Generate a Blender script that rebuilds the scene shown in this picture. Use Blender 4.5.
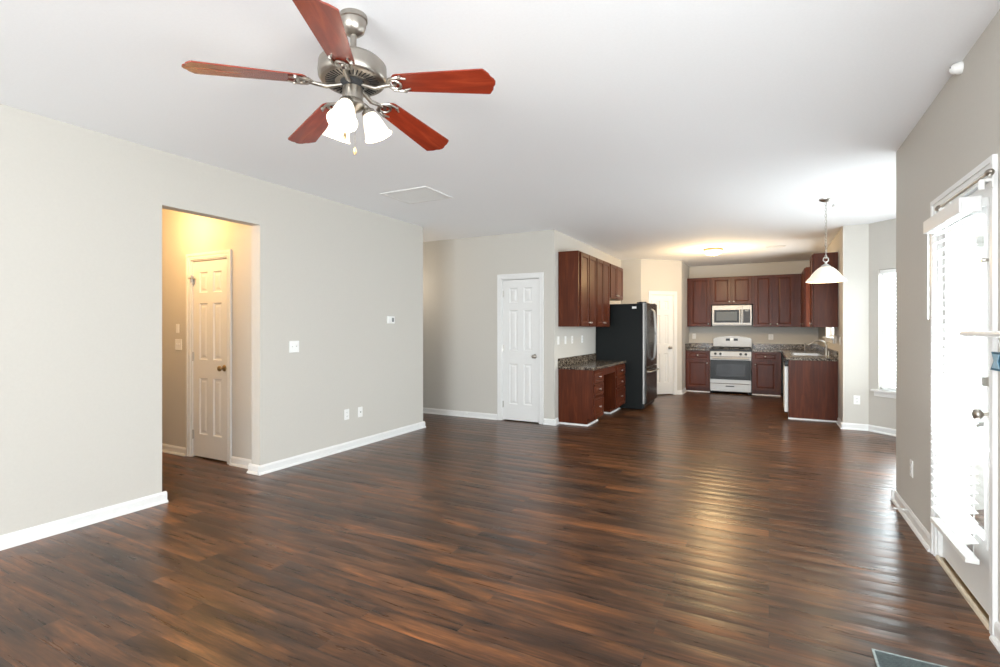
import bpy, bmesh, math, random
from mathutils import Vector, Matrix

for _o in list(bpy.data.objects):
    bpy.data.objects.remove(_o)
SC = bpy.context.scene
COL = SC.collection
PI = math.pi
H = 2.70            # ceiling height
CAM_H = 0.4965 * H

# ------------------------------------------------------------------ camera, world, lights, exposure
cam_d = bpy.data.cameras.new('camera')
cam_d.sensor_width = 36.0
cam_d.lens = 510.0 * 36.0 / 1000.0
cam_d.shift_y = -5.5 / 1000.0
cam_d.clip_start = 0.02
cam = bpy.data.objects.new('camera', cam_d)
COL.objects.link(cam)
cam.location = (0, 0, CAM_H)
cam.rotation_euler = (PI / 2, 0, math.atan(269 / 510.0))
SC.camera = cam

SC.view_settings.view_transform = 'Standard'
SC.view_settings.look = 'None'
SC.view_settings.gamma = 1.0
SC.view_settings.use_curve_mapping = False
SC.view_settings.exposure = 0.13

world = bpy.data.worlds.new('overcast_sky')
SC.world = world
world.use_nodes = True
_wn = world.node_tree.nodes
_bg = _wn['Background']
_bg.inputs['Color'].default_value = (0.93, 0.97, 1.0, 1)
_bg.inputs['Strength'].default_value = 2.2


def area_light(name, loc, target, sx, sy, power, color):
    d = bpy.data.lights.new(name, 'AREA')
    d.shape = 'RECTANGLE'
    d.size, d.size_y, d.energy, d.color = sx, sy, power, color
    o = bpy.data.objects.new(name, d)
    COL.objects.link(o)
    o.location = loc
    o.rotation_euler = (Vector(target) - Vector(loc)).to_track_quat('-Z', 'Y').to_euler()
    return o


def point_light(name, loc, power, color, radius=0.05):
    d = bpy.data.lights.new(name, 'POINT')
    d.energy, d.color, d.shadow_soft_size = power, color, radius
    o = bpy.data.objects.new(name, d)
    COL.objects.link(o)
    o.location = loc
    return o


DAY = (0.905, 0.96, 1.0)
WARM = (1.0, 0.66, 0.34)
SOFTWARM = (1.0, 0.80, 0.56)
# daylight through the windows: added side and rear windows behind the viewer, patio door, three bay windows, window over the sink
area_light('rear_fill', (-1.6, -4.56, 1.4), (-1.6, 0, 1.4), 3.5, 1.7, 235, DAY)  # fill added far behind the viewer to light the room's depth evenly
area_light('rear_ceiling_fill', (-1.6, -4.57, 1.4), (-1.6, -2.56, 3.0), 3.5, 1.7, 170, DAY)  # added lamp tilted up to brighten the ceiling
area_light('side_fill', (1.16, 0.1, 1.4), (0, 0.1, 1.3), 2.8, 1.6, 15, DAY)  # fill added behind the viewer to light the left wall
area_light('side_ceiling_fill', (1.17, 0.1, 1.4), (0.17, 0.1, 2.2), 2.8, 1.6, 75, DAY)  # added lamp aimed upward at the near ceiling
area_light('patio_door_daylight', (1.14, 3.42, 1.1), (0, 3.42, 1.1), 0.78, 1.9, 46, DAY)
area_light('patio_ceiling_fill', (1.15, 3.42, 1.1), (0.15, 3.42, 1.9), 0.78, 1.9, 46, DAY)  # second patio lamp, added and tilted up to lift the mid ceiling
area_light('bay_window_daylight', (2.12, 6.5, 1.32), (0, 6.5, 1.0), 1.3, 1.5, 26, DAY)
area_light('bay_ceiling_fill', (2.13, 6.5, 1.32), (1.13, 6.5, 2.0), 1.3, 1.5, 18, DAY)  # second bay lamp, added and tilted up for the ceiling
area_light('bay_far_daylight', (1.68, 7.86, 1.32), (0.68, 6.86, 1.1), 0.9, 1.5, 78, DAY)
area_light('bay_near_daylight', (1.68, 5.19, 1.32), (0.68, 6.19, 1.1), 0.9, 1.5, 38, DAY)
area_light('sink_window_daylight', (1.06, 9.8, 1.65), (0, 9.8, 1.65), 1.15, 0.88, 26, DAY)
# the photographer's flash, beside the camera
point_light('camera_flash', (0.1, -0.15, 1.62), 45, (1.0, 0.98, 0.95), 0.10)


# ------------------------------------------------------------------ materials
def new_mat(name):
    m = bpy.data.materials.new(name)
    m.use_nodes = True
    nt = m.node_tree
    return m, nt, nt.nodes, nt.links, nt.nodes['Principled BSDF']


def coords(nt, scale=(1, 1, 1), rot=(0, 0, 0)):
    tc = nt.nodes.new('ShaderNodeTexCoord')
    mp = nt.nodes.new('ShaderNodeMapping')
    mp.inputs['Scale'].default_value = scale
    mp.inputs['Rotation'].default_value = rot
    nt.links.new(tc.outputs['Object'], mp.inputs['Vector'])
    return mp.outputs['Vector']


def noise(nt, vec, scale, detail=4, rough=0.55, distortion=0.0):
    n = nt.nodes.new('ShaderNodeTexNoise')
    n.inputs['Scale'].default_value = scale
    n.inputs['Detail'].default_value = detail
    n.inputs['Roughness'].default_value = rough
    n.inputs['Distortion'].default_value = distortion
    nt.links.new(vec, n.inputs['Vector'])
    return n.outputs['Fac']


def ramp(nt, fac, stops, interp='LINEAR'):
    r = nt.nodes.new('ShaderNodeValToRGB')
    cr = r.color_ramp
    cr.interpolation = interp
    while len(cr.elements) < len(stops):
        cr.elements.new(0.5)
    for e, (p, c) in zip(cr.elements, stops):
        e.position = p
        e.color = (c[0], c[1], c[2], 1)
    nt.links.new(fac, r.inputs['Fac'])
    return r.outputs['Color']


def bump(nt, height, strength, dist, bsdf):
    b = nt.nodes.new('ShaderNodeBump')
    b.inputs['Strength'].default_value = strength
    b.inputs['Distance'].default_value = dist
    nt.links.new(height, b.inputs['Height'])
    nt.links.new(b.outputs['Normal'], bsdf.inputs['Normal'])
    return b


def simple(name, col, rough=0.5, metal=0.0, var=0.06, nscale=30, bstr=0.0, spec=0.5, stretch=(1, 1, 1), coat=0.0):
    """principled material whose colour wanders a little through a noise"""
    m, nt, N, L, b = new_mat(name)
    v = coords(nt, stretch)
    f = noise(nt, v, nscale)
    lo = tuple(c * (1 - var) for c in col)
    hi = tuple(min(1, c * (1 + var)) for c in col)
    L.new(ramp(nt, f, [(0.3, lo), (0.7, hi)]), b.inputs['Base Color'])
    b.inputs['Roughness'].default_value = rough
    b.inputs['Metallic'].default_value = metal
    b.inputs['Specular IOR Level'].default_value = spec
    b.inputs['Coat Weight'].default_value = coat
    b.inputs['Coat Roughness'].default_value = 0.15
    if bstr:
        bump(nt, f, bstr, 0.002, b)
    return m


def emissive(name, col, strength, base=(0.9, 0.88, 0.84), edge=None):
    m, nt, N, L, b = new_mat(name)
    v = coords(nt)
    f = noise(nt, v, 14)
    L.new(ramp(nt, f, [(0.3, tuple(c * 0.97 for c in base)), (0.7, base)]), b.inputs['Base Color'])
    b.inputs['Roughness'].default_value = 0.35
    b.inputs['Emission Color'].default_value = (*col, 1)
    b.inputs['Emission Strength'].default_value = strength
    return m


def floor_material():
    m, nt, N, L, b = new_mat('hardwood_planks')
    v = coords(nt)
    br = N.new('ShaderNodeTexBrick')
    br.offset, br.offset_frequency, br.squash = 0.37, 2, 1.0
    br.inputs['Color1'].default_value = (0, 0, 0, 1)
    br.inputs['Color2'].default_value = (1, 1, 1, 1)
    br.inputs['Mortar'].default_value = (0.5, 0.5, 0.5, 1)
    br.inputs['Scale'].default_value = 1.0
    br.inputs['Mortar Size'].default_value = 0.0012
    br.inputs['Mortar Smooth'].default_value = 0.3
    br.inputs['Bias'].default_value = 0.0
    br.inputs['Brick Width'].default_value = 1.22
    br.inputs['Row Height'].default_value = 0.127
    L.new(v, br.inputs['Vector'])
    # every plank gets its own grain: shift the coordinates by the plank's random grey
    sep = N.new('ShaderNodeSeparateColor')
    L.new(br.outputs['Color'], sep.inputs['Color'])
    comb = N.new('ShaderNodeCombineXYZ')
    mul = N.new('ShaderNodeMath'); mul.operation = 'MULTIPLY'; mul.inputs[1].default_value = 13.0
    L.new(sep.outputs['Red'], mul.inputs[0])
    L.new(mul.outputs[0], comb.inputs['X']); L.new(mul.outputs[0], comb.inputs['Z'])
    add = N.new('ShaderNodeVectorMath'); add.operation = 'ADD'
    L.new(v, add.inputs[0]); L.new(comb.outputs[0], add.inputs[1])

    def stretched(sx, sy):
        mp = N.new('ShaderNodeMapping')
        mp.inputs['Scale'].default_value = (sx, sy, 1)
        L.new(add.outputs[0], mp.inputs['Vector'])
        return mp.outputs['Vector']
    blotch = noise(nt, stretched(1.5, 7.0), 1.0, 4, 0.6, 0.8)
    streak = noise(nt, stretched(2.4, 34.0), 1.0, 6, 0.65, 0.6)
    fine = noise(nt, stretched(9.0, 160.0), 1.0, 3, 0.6)
    c1 = ramp(nt, blotch, [(0.30, (0.034, 0.0185, 0.0115)), (0.48, (0.084, 0.0390, 0.0195)), (0.70, (0.200, 0.0840, 0.0320))])
    c2 = ramp(nt, streak, [(0.32, (0.48, 0.48, 0.49)), (0.52, (0.90, 0.88, 0.87)), (0.72, (1.65, 1.50, 1.35))])
    c3 = ramp(nt, fine, [(0.3, (0.72, 0.72, 0.72)), (0.7, (1.2, 1.18, 1.16))])
    mx = N.new('ShaderNodeMix'); mx.data_type = 'RGBA'; mx.blend_type = 'MULTIPLY'
    mx.inputs['Factor'].default_value = 1.0
    L.new(c1, mx.inputs['A']); L.new(c2, mx.inputs['B'])
    mx2 = N.new('ShaderNodeMix'); mx2.data_type = 'RGBA'; mx2.blend_type = 'MULTIPLY'
    mx2.inputs['Factor'].default_value = 1.0
    L.new(mx.outputs['Result'], mx2.inputs['A']); L.new(c3, mx2.inputs['B'])
    tint = ramp(nt, sep.outputs['Red'], [(0.0, (0.72, 0.72, 0.76)), (0.5, (1, 1, 1)), (1.0, (1.30, 1.22, 1.12))])
    mx3 = N.new('ShaderNodeMix'); mx3.data_type = 'RGBA'; mx3.blend_type = 'MULTIPLY'
    mx3.inputs['Factor'].default_value = 1.0
    L.new(mx2.outputs['Result'], mx3.inputs['A']); L.new(tint, mx3.inputs['B'])
    # dark joints
    mx4 = N.new('ShaderNodeMix'); mx4.data_type = 'RGBA'
    L.new(br.outputs['Fac'], mx4.inputs['Factor'])
    L.new(mx3.outputs['Result'], mx4.inputs['A'])
    mx4.inputs['B'].default_value = (0.012, 0.008, 0.006, 1)
    L.new(mx4.outputs['Result'], b.inputs['Base Color'])
    rr = N.new('ShaderNodeMapRange')
    rr.inputs['To Min'].default_value = 0.22; rr.inputs['To Max'].default_value = 0.36
    L.new(streak, rr.inputs['Value'])
    L.new(rr.outputs['Result'], b.inputs['Roughness'])
    b.inputs['Specular IOR Level'].default_value = 0.36
    # each board is slightly crowned across its width, with hand-scraped ripples along it
    def math_node(op, a, bval):
        n = N.new('ShaderNodeMath'); n.operation = op
        L.new(a, n.inputs[0])
        if isinstance(bval, (int, float)):
            n.inputs[1].default_value = bval
        elif bval is not None:
            L.new(bval, n.inputs[1])
        return n.outputs[0]
    sx = N.new('ShaderNodeSeparateXYZ')
    L.new(v, sx.inputs[0])
    crown = math_node('ABSOLUTE', math_node('SINE', math_node('MULTIPLY', sx.outputs['Y'], PI / 0.127), None), None)
    mp = N.new('ShaderNodeMapping'); mp.inputs['Scale'].default_value = (0.8, 13.0, 1)
    L.new(add.outputs[0], mp.inputs['Vector'])
    rip = noise(nt, mp.outputs['Vector'], 1.0, 2, 0.4)
    h = math_node('ADD', math_node('MULTIPLY', crown, 0.0016), math_node('MULTIPLY', rip, 0.0035))
    h = math_node('SUBTRACT', h, math_node('MULTIPLY', br.outputs['Fac'], 0.0008))
    bump(nt, h, 1.0, 1.0, b)
    return m


def cherry(name, stretch):
    m, nt, N, L, b = new_mat(name)
    v = coords(nt, stretch)
    f = noise(nt, v, 1.0, 6, 0.6, 1.2)
    c = ramp(nt, f, [(0.25, (0.052, 0.0110, 0.0046)), (0.55, (0.092, 0.0205, 0.0074)), (0.8, (0.140, 0.036, 0.0120))])
    L.new(c, b.inputs['Base Color'])
    b.inputs['Roughness'].default_value = 0.30
    b.inputs['Specular IOR Level'].default_value = 0.19
    bump(nt, f, 0.06, 0.002, b)
    return m


def granite():
    m, nt, N, L, b = new_mat('speckled_granite')
    v = coords(nt)
    vo = N.new('ShaderNodeTexVoronoi')
    vo.inputs['Scale'].default_value = 70
    L.new(v, vo.inputs['Vector'])
    sep = N.new('ShaderNodeSeparateColor')
    L.new(vo.outputs['Color'], sep.inputs['Color'])
    f = noise(nt, v, 26, 5, 0.7)
    a = N.new('ShaderNodeMath'); a.operation = 'MULTIPLY_ADD'
    L.new(sep.outputs['Red'], a.inputs[0]); a.inputs[1].default_value = 0.55
    L.new(f, a.inputs[2])
    sub = N.new('ShaderNodeMath'); sub.operation = 'SUBTRACT'
    L.new(a.outputs[0], sub.inputs[0]); sub.inputs[1].default_value = 0.28
    c = ramp(nt, sub.outputs[0], [(0.24, (0.012, 0.010, 0.009)), (0.42, (0.075, 0.056, 0.042)), (0.60, (0.155, 0.120, 0.085)), (0.80, (0.36, 0.31, 0.24))])
    L.new(c, b.inputs['Base Color'])
    b.inputs['Roughness'].default_value = 0.16
    b.inputs['Specular IOR Level'].default_value = 0.30
    return m


def glass_material():
    m, nt, N, L, b = new_mat('window_glass')
    out = N['Material Output']
    tr = N.new('ShaderNodeBsdfTransparent')
    gl = N.new('ShaderNodeBsdfGlossy'); gl.inputs['Roughness'].default_value = 0.02
    f = noise(nt, coords(nt), 3)
    L.new(ramp(nt, f, [(0.3, (0.95, 0.97, 0.97)), (0.7, (0.98, 1, 1))]), tr.inputs['Color'])
    mx = N.new('ShaderNodeMixShader'); mx.inputs['Fac'].default_value = 0.06
    L.new(tr.outputs[0], mx.inputs[1]); L.new(gl.outputs[0], mx.inputs[2])
    L.new(mx.outputs[0], out.inputs['Surface'])
    return m


def blind_material():
    m, nt, N, L, b = new_mat('white_blind_slats')
    f = noise(nt, coords(nt, (1, 1, 40)), 6)
    L.new(ramp(nt, f, [(0.3, (0.84, 0.84, 0.83)), (0.7, (0.88, 0.88, 0.87))]), b.inputs['Base Color'])
    b.inputs['Roughness'].default_value = 0.45
    out = N['Material Output']
    tl = N.new('ShaderNodeBsdfTranslucent'); tl.inputs['Color'].default_value = (0.9, 0.9, 0.88, 1)
    mx = N.new('ShaderNodeMixShader'); mx.inputs['Fac'].default_value = 0.16
    L.new(b.outputs[0], mx.inputs[1]); L.new(tl.outputs[0], mx.inputs[2])
    L.new(mx.outputs[0], out.inputs['Surface'])
    return m


M_WALL = simple('greige_wall_paint', (0.565, 0.542, 0.498), 0.75, var=0.012, nscale=60, bstr=0.03, spec=0.25)
M_CEIL = simple('white_ceiling_paint', (0.90, 0.91, 0.925), 0.85, var=0.012, nscale=80, bstr=0.05, spec=0.2)
M_TRIM = simple('white_trim_paint', (0.76, 0.76, 0.75), 0.35, var=0.012, nscale=20)
M_DOOR = simple('white_door_paint', (0.76, 0.76, 0.75), 0.40, var=0.012, nscale=20)
M_FLOOR = floor_material()
M_WOODV = cherry('cherry_wood_upright_grain', (18, 18, 1.6))
M_WOODH = cherry('cherry_wood_level_grain', (1.6, 1.6, 18))
M_BLADE = None
M_GRANITE = granite()
M_GLASS = glass_material()
M_BLIND = blind_material()
M_NICKEL = simple('brushed_nickel', (0.50, 0.48, 0.45), 0.28, 1.0, 0.08, 8, stretch=(1, 1, 30))
M_STEEL = simple('stainless_steel', (0.37, 0.36, 0.345), 0.46, 1.0, 0.05, 6, stretch=(1, 1, 40))
M_PEWTER = simple('antique_pewter', (0.40, 0.37, 0.33), 0.33, 1.0, 0.10, 12)
M_BRONZE = simple('antique_brass', (0.33, 0.24, 0.13), 0.35, 1.0, 0.10, 12)
M_BLACK = simple('black_enamel', (0.010, 0.011, 0.012), 0.28, 0.0, 0.1, 20, spec=0.22)
M_FRSIDE = simple('black_textured_steel', (0.010, 0.012, 0.012), 0.50, 0.0, 0.2, 220, bstr=0.1, spec=0.14)
M_BLKSTEEL = simple('black_stainless_steel', (0.085, 0.085, 0.082), 0.22, 1.0, 0.08, 6, stretch=(1, 1, 40))
M_DARKGLASS = simple('dark_oven_glass', (0.010, 0.011, 0.013), 0.10, 0.0, 0.1, 4, spec=0.28)
M_IRON = simple('cast_iron', (0.012, 0.012, 0.012), 0.55, 0.0, 0.2, 60, bstr=0.1)
M_PLASTIC = simple('white_plastic', (0.83, 0.83, 0.81), 0.35, var=0.015)
M_GREYPL = simple('grey_plastic', (0.20, 0.21, 0.21), 0.35, var=0.05)
M_SHADOW = simple('dark_recess', (0.02, 0.02, 0.02), 0.8, var=0.1)
M_PANEL = simple('grey_control_panel', (0.05, 0.05, 0.055), 0.3, 0, 0.08, spec=0.2)
M_BULB = emissive('fan_bulb_glass', (1.0, 0.86, 0.66), 14.0)
M_FROST = emissive('frosted_glass_lit', (1.0, 0.84, 0.62), 0.85)
M_DOME = emissive('lit_ceiling_dome', (1.0, 0.74, 0.42), 3.2)
M_ALABASTER = emissive('lit_alabaster_glass', (1.0, 0.84, 0.62), 0.30, (0.85, 0.78, 0.66))
M_BLUE = simple('blue_painted_card', (0.012, 0.10, 0.17), 0.5, var=0.25, nscale=40)
M_PALEBLUE = simple('pale_blue_card', (0.32, 0.50, 0.62), 0.5, var=0.15, nscale=40)
M_REGISTER = simple('galvanised_register', (0.30, 0.36, 0.36), 0.42, 0.1, 0.25, 60)
M_OAK = simple('worn_pale_threshold', (0.62, 0.54, 0.42), 0.4, 0, 0.2, 6, stretch=(12, 1, 12))
M_SATIN = simple('satin_sink_steel', (0.55, 0.54, 0.52), 0.3, 1.0, 0.04, 10)


def blade_material():
    m, nt, N, L, b = new_mat('rosewood_fan_blade')
    f = noise(nt, coords(nt, (3, 26, 1)), 1.0, 5, 0.6, 1.0)
    c = ramp(nt, f, [(0.25, (0.15, 0.018, 0.008)), (0.55, (0.24, 0.030, 0.012)), (0.8, (0.33, 0.055, 0.020))])
    L.new(c, b.inputs['Base Color'])
    b.inputs['Roughness'].default_value = 0.25
    b.inputs['Coat Weight'].default_value = 0.15
    b.inputs['Coat Roughness'].default_value = 0.15
    return m


M_BLADE = blade_material()


# ------------------------------------------------------------------ mesh building
class MB:
    def __init__(self):
        self.v, self.f = [], []

    def add(self, verts, faces, mat=None):
        n = len(self.v)
        if mat is not None:
            verts = [mat @ Vector(p) for p in verts]
        self.v.extend(tuple(p) for p in verts)
        self.f.extend(tuple(i + n for i in f) for f in faces)
        return self

    def box(self, x0, x1, y0, y1, z0, z1, mat=None):
        x0, x1 = min(x0, x1), max(x0, x1)
        y0, y1 = min(y0, y1), max(y0, y1)
        z0, z1 = min(z0, z1), max(z0, z1)
        vs = [(x, y, z) for z in (z0, z1) for y in (y0, y1) for x in (x0, x1)]
        fs = [(0, 2, 3, 1), (4, 5, 7, 6), (0, 1, 5, 4), (2, 6, 7, 3), (0, 4, 6, 2), (1, 3, 7, 5)]
        return self.add(vs, fs, mat)

    def prism(self, poly, axis, a, b, mat=None):
        """poly of 2-D points extruded along axis from a to b; (x: poly is y,z) (y: x,z) (z: x,y)"""
        def p3(p, t):
            return {'x': (t, p[0], p[1]), 'y': (p[0], t, p[1]), 'z': (p[0], p[1], t)}[axis]
        n = len(poly)
        vs = [p3(p, a) for p in poly] + [p3(p, b) for p in poly]
        fs = [tuple(range(n)), tuple(range(2 * n - 1, n - 1, -1))]
        fs += [(i, i + n, (i + 1) % n + n, (i + 1) % n) for i in range(n)]
        return self.add(vs, fs, mat)

    def lathe(self, prof, seg=24, mat=None, close=True):
        """prof: (radius, z) pairs turned round the z axis"""
        vs, fs, rings = [], [], []
        for r, z in prof:
            if r < 1e-6:
                rings.append([len(vs)]); vs.append((0, 0, z))
            else:
                rings.append(list(range(len(vs), len(vs) + seg)))
                vs += [(r * math.cos(2 * PI * k / seg), r * math.sin(2 * PI * k / seg), z) for k in range(seg)]
        for A, B in zip(rings, rings[1:]):
            for k in range(seg):
                j = (k + 1) % seg
                if len(A) == 1 and len(B) == 1:
                    continue
                if len(A) == 1:
                    fs.append((A[0], B[k], B[j]))
                elif len(B) == 1:
                    fs.append((A[k], A[j], B[0]))
                else:
                    fs.append((A[k], A[j], B[j], B[k]))
        if close:
            if len(rings[0]) > 1: fs.append(tuple(rings[0]))
            if len(rings[-1]) > 1: fs.append(tuple(rings[-1]))
        return self.add(vs, fs, mat)

    def tube(self, pts, rad, seg=8, mat=None, closed=False, flat=1.0):
        pts = [Vector(p) for p in pts]
        n = len(pts)
        rad = rad if isinstance(rad, (list, tuple)) else [rad] * n
        vs, fs = [], []
        up = Vector((0, 0, 1))
        for i, p in enumerate(pts):
            if closed:
                t = (pts[(i + 1) % n] - pts[i - 1]).normalized()
            else:
                t = (pts[min(i + 1, n - 1)] - pts[max(i - 1, 0)]).normalized()
            s = t.cross(up)
            if s.length < 1e-3:
                s = t.cross(Vector((1, 0, 0)))
            s.normalize()
            u = s.cross(t).normalized()
            for k in range(seg):
                a = 2 * PI * k / seg
                vs.append(p + s * (rad[i] * math.cos(a)) + u * (rad[i] * flat * math.sin(a)))
        m = n if closed else n - 1
        for i in range(m):
            j = (i + 1) % n
            for k in range(seg):
                l = (k + 1) % seg
                fs.append((i * seg + k, i * seg + l, j * seg + l, j * seg + k))
        if not closed:
            fs.append(tuple(range(seg)))
            fs.append(tuple((n - 1) * seg + k for k in range(seg)))
        return self.add(vs, fs, mat)

    def panelled(self, w, h, t, panels, recess=0.008, m1=0.010, m2=0.022, m3=0.020, lift=0.005, x0=0.0, z0=0.0):
        """slab x0..x0+w, z0..z0+h, front at y=0, back at y=t, with recessed panels (px0, px1, pz0, pz1) and a raised field in each"""
        xs = sorted({0.0, w} | {p[0] for p in panels} | {p[1] for p in panels})
        zs = sorted({0.0, h} | {p[2] for p in panels} | {p[3] for p in panels})
        vs, fs, idx = [], [], {}

        def V(x, y, z):
            k = (round(x, 5), round(y, 5), round(z, 5))
            if k not in idx:
                idx[k] = len(vs); vs.append((x + x0, y, z + z0))
            return idx[k]
        for i in range(len(xs) - 1):
            for j in range(len(zs) - 1):
                a, b, c, d = xs[i], xs[i + 1], zs[j], zs[j + 1]
                hit = [p for p in panels if p[0] <= a + 1e-6 and p[1] >= b - 1e-6 and p[2] <= c + 1e-6 and p[3] >= d - 1e-6]
                if hit:
                    continue
                fs.append((V(a, 0, c), V(b, 0, c), V(b, 0, d), V(a, 0, d)))
        for (a, b, c, d) in panels:
            prev = None
            for ins, y in ((0, 0), (m1, recess), (m1 + m2, recess), (m1 + m2 + m3, recess - lift)):
                ring = [V(a + ins, y, c + ins), V(b - ins, y, c + ins), V(b - ins, y, d - ins), V(a + ins, y, d - ins)]
                if prev:
                    for k in range(4):
                        fs.append((prev[k], prev[(k + 1) % 4], ring[(k + 1) % 4], ring[k]))
                prev = ring
            fs.append(tuple(prev))
        # sides and back; split edges along the front follow xs / zs
        bot = [V(x, 0, 0) for x in xs]; top = [V(x, 0, h) for x in xs]
        lef = [V(0, 0, z) for z in zs]; rig = [V(w, 0, z) for z in zs]
        B = [V(0, t, 0), V(w, t, 0), V(w, t, h), V(0, t, h)]
        fs.append(tuple(bot + [B[1], B[0]]))
        fs.append(tuple(top + [B[2], B[3]]))
        fs.append(tuple(lef + [B[3], B[0]]))
        fs.append(tuple(rig + [B[2], B[1]]))
        fs.append(tuple(B))
        return self.add(vs, fs)

    def build(self, name, mat, parent=None, bevel=0.0, smooth=None, loc=None):
        me = bpy.data.meshes.new(name)
        me.from_pydata(self.v, [], self.f)
        bm = bmesh.new(); bm.from_mesh(me)
        bmesh.ops.recalc_face_normals(bm, faces=bm.faces)
        bm.to_mesh(me); bm.free()
        me.materials.append(mat)
        if smooth:
            for p in me.polygons:
                p.use_smooth = True
            me.set_sharp_from_angle(angle=math.radians(smooth))
        o = bpy.data.objects.new(name, me)
        COL.objects.link(o)
        if parent is not None:
            o.parent = parent
        if loc:
            o.location = loc
        if bevel:
            md = o.modifiers.new('bevel', 'BEVEL')
            md.width, md.segments, md.limit_method = bevel, 2, 'ANGLE'
            md.angle_limit = math.radians(40)
        return o


def tag(o, label=None, cat=None, group=None, kind=None):
    if label: o['label'] = label
    if cat: o['category'] = cat
    if group: o['group'] = group
    if kind: o['kind'] = kind
    return o


def thing(name, label, cat, loc=(0, 0, 0), rz=0.0, group=None, kind=None):
    o = bpy.data.objects.new(name, None)
    o.empty_display_size = 0.1
    COL.objects.link(o)
    o.location = loc
    o.rotation_euler = (0, 0, rz)
    return tag(o, label, cat, group, kind)


def struct(o, label, cat):
    return tag(o, label, cat, None, 'structure')


FACE = {'-y': 0.0, '+x': PI / 2, '-x': -PI / 2, '+y': PI}


def rotx(a): return Matrix.Rotation(a, 4, 'X')
def roty(a): return Matrix.Rotation(a, 4, 'Y')
def rotz(a): return Matrix.Rotation(a, 4, 'Z')
def trans(x, y, z): return Matrix.Translation((x, y, z))


# ------------------------------------------------------------------ room shell
struct(MB().box(-6.4, 2.3, -4.9, 12.1, -0.1, 0).build('floor', M_FLOOR), 'dark brown hardwood plank floor', 'floor')
struct(MB().box(-6.4, 2.3, -4.9, 12.1, H, H + 0.1).build('ceiling', M_CEIL), 'flat white painted ceiling', 'ceiling')

XL, XR = -4.12, 0.87
OP0, OP1, OPZ = 2.252, 3.105, 2.285
struct(MB().prism([(-4.5, 0), (OP0, 0), (OP0, OPZ), (OP1, OPZ), (OP1, 0), (5.59, 0), (5.59, H), (-4.5, H)], 'x', XL - 0.12, XL)
       .build('wall_left', M_WALL), 'long pale grey wall on the left with a doorless opening', 'wall')
PD0, PD1, PDZ = 2.995, 3.835, 2.03      # patio door opening
YC = 4.92                                # corner where the bay begins
SW0, SW1, SWZ0, SWZ1 = -1.35, 1.55, 0.6, 2.25  # opening for the added side window
mb = MB().prism([(1.7, 0), (PD0, 0), (PD0, PDZ), (PD1, PDZ), (PD1, 0), (YC, 0), (YC, H), (1.7, H)], 'x', XR, XR + 0.14)
mb.box(XR, XR + 0.14, -4.5, SW0, 0, H).box(XR, XR + 0.14, SW1, 1.7, 0, H)
mb.box(XR, XR + 0.14, SW0, SW1, 0, SWZ0).box(XR, XR + 0.14, SW0, SW1, SWZ1, H)
struct(mb.build('wall_right', M_WALL), 'greige wall on the right around the patio door', 'wall')
FD0, FD1, FDZ = -3.442, -2.838, 2.055   # closet door opening in the far wall
YF = 6.57
struct(MB().prism([(-6.28, 0), (FD0, 0), (FD0, FDZ), (FD1, FDZ), (FD1, 0), (-2.62, 0), (-2.62, H), (-6.28, H)], 'y', YF, YF + 0.12)
       .build('wall_far', M_WALL), 'greige far wall with the white closet door', 'wall')
XK = -2.62
struct(MB().box(XK - 0.12, XK, YF + 0.12, 10.17, 0, H).build('wall_kitchen_left', M_WALL), 'kitchen side wall behind the desk cabinets and fridge', 'wall')
struct(MB().box(XK - 0.12, -2.228, 10.17, 10.29, 0, H).build('wall_fridge_end', M_WALL), 'short wall beyond the fridge', 'wall')
# pantry wall on the diagonal, built in its own axes: local x runs along it, the room is on -y
PAN = trans(-2.228, 10.172, 0) @ rotz(PI / 4)
PLEN = 0.938
PO0, PO1, POZ = 0.222, 0.762, 2.015
struct(MB().prism([(0, 0), (PO0, 0), (PO0, POZ), (PO1, POZ), (PO1, 0), (PLEN, 0), (PLEN, H), (0, H)], 'y', 0, 0.10, PAN)
       .build('wall_pantry', M_WALL), 'cream diagonal wall with the pantry door', 'wall')
struct(MB().box(-1.68, -1.565, 10.85, 11.97, 0, H).build('wall_kitchen_return', M_WALL), 'short return wall between pantry and kitchen cabinets', 'wall')
struct(MB().box(-6.28, XR + 0.14, 11.97, 12.09, 0, H).build('wall_kitchen_back', M_WALL), 'kitchen back wall behind the range', 'wall')
KW0, KW1, KZ0, KZ1 = 9.2, 10.4, 1.19, 2.10
mb = MB()
mb.box(XR, XR + 0.14, 8.25, KW0, 0, H).box(XR, XR + 0.14, KW1, 11.97, 0, H)
mb.box(XR, XR + 0.14, KW0, KW1, 0, KZ0).box(XR, XR + 0.14, KW0, KW1, KZ1, H)
struct(mb.build('wall_kitchen_right', M_WALL), 'kitchen right wall around the sink window', 'wall')
struct(MB().box(XR, 1.15, 8.13, 8.25, 0, H).build('wall_bay_back', M_WALL), 'narrow pale wall at the kitchen end of the bay', 'wall')


def wall_with_window(name, label, Mx, length, w0, w1, z0, z1, th=0.12):
    m = MB()
    m.box(0, w0, 0, th, 0, H, Mx).box(w1, length, 0, th, 0, H, Mx)
    m.box(w0, w1, 0, th, 0, z0, Mx).box(w0, w1, 0, th, z1, H, Mx)
    return struct(m.build(name, M_WALL), label, 'wall')


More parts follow.
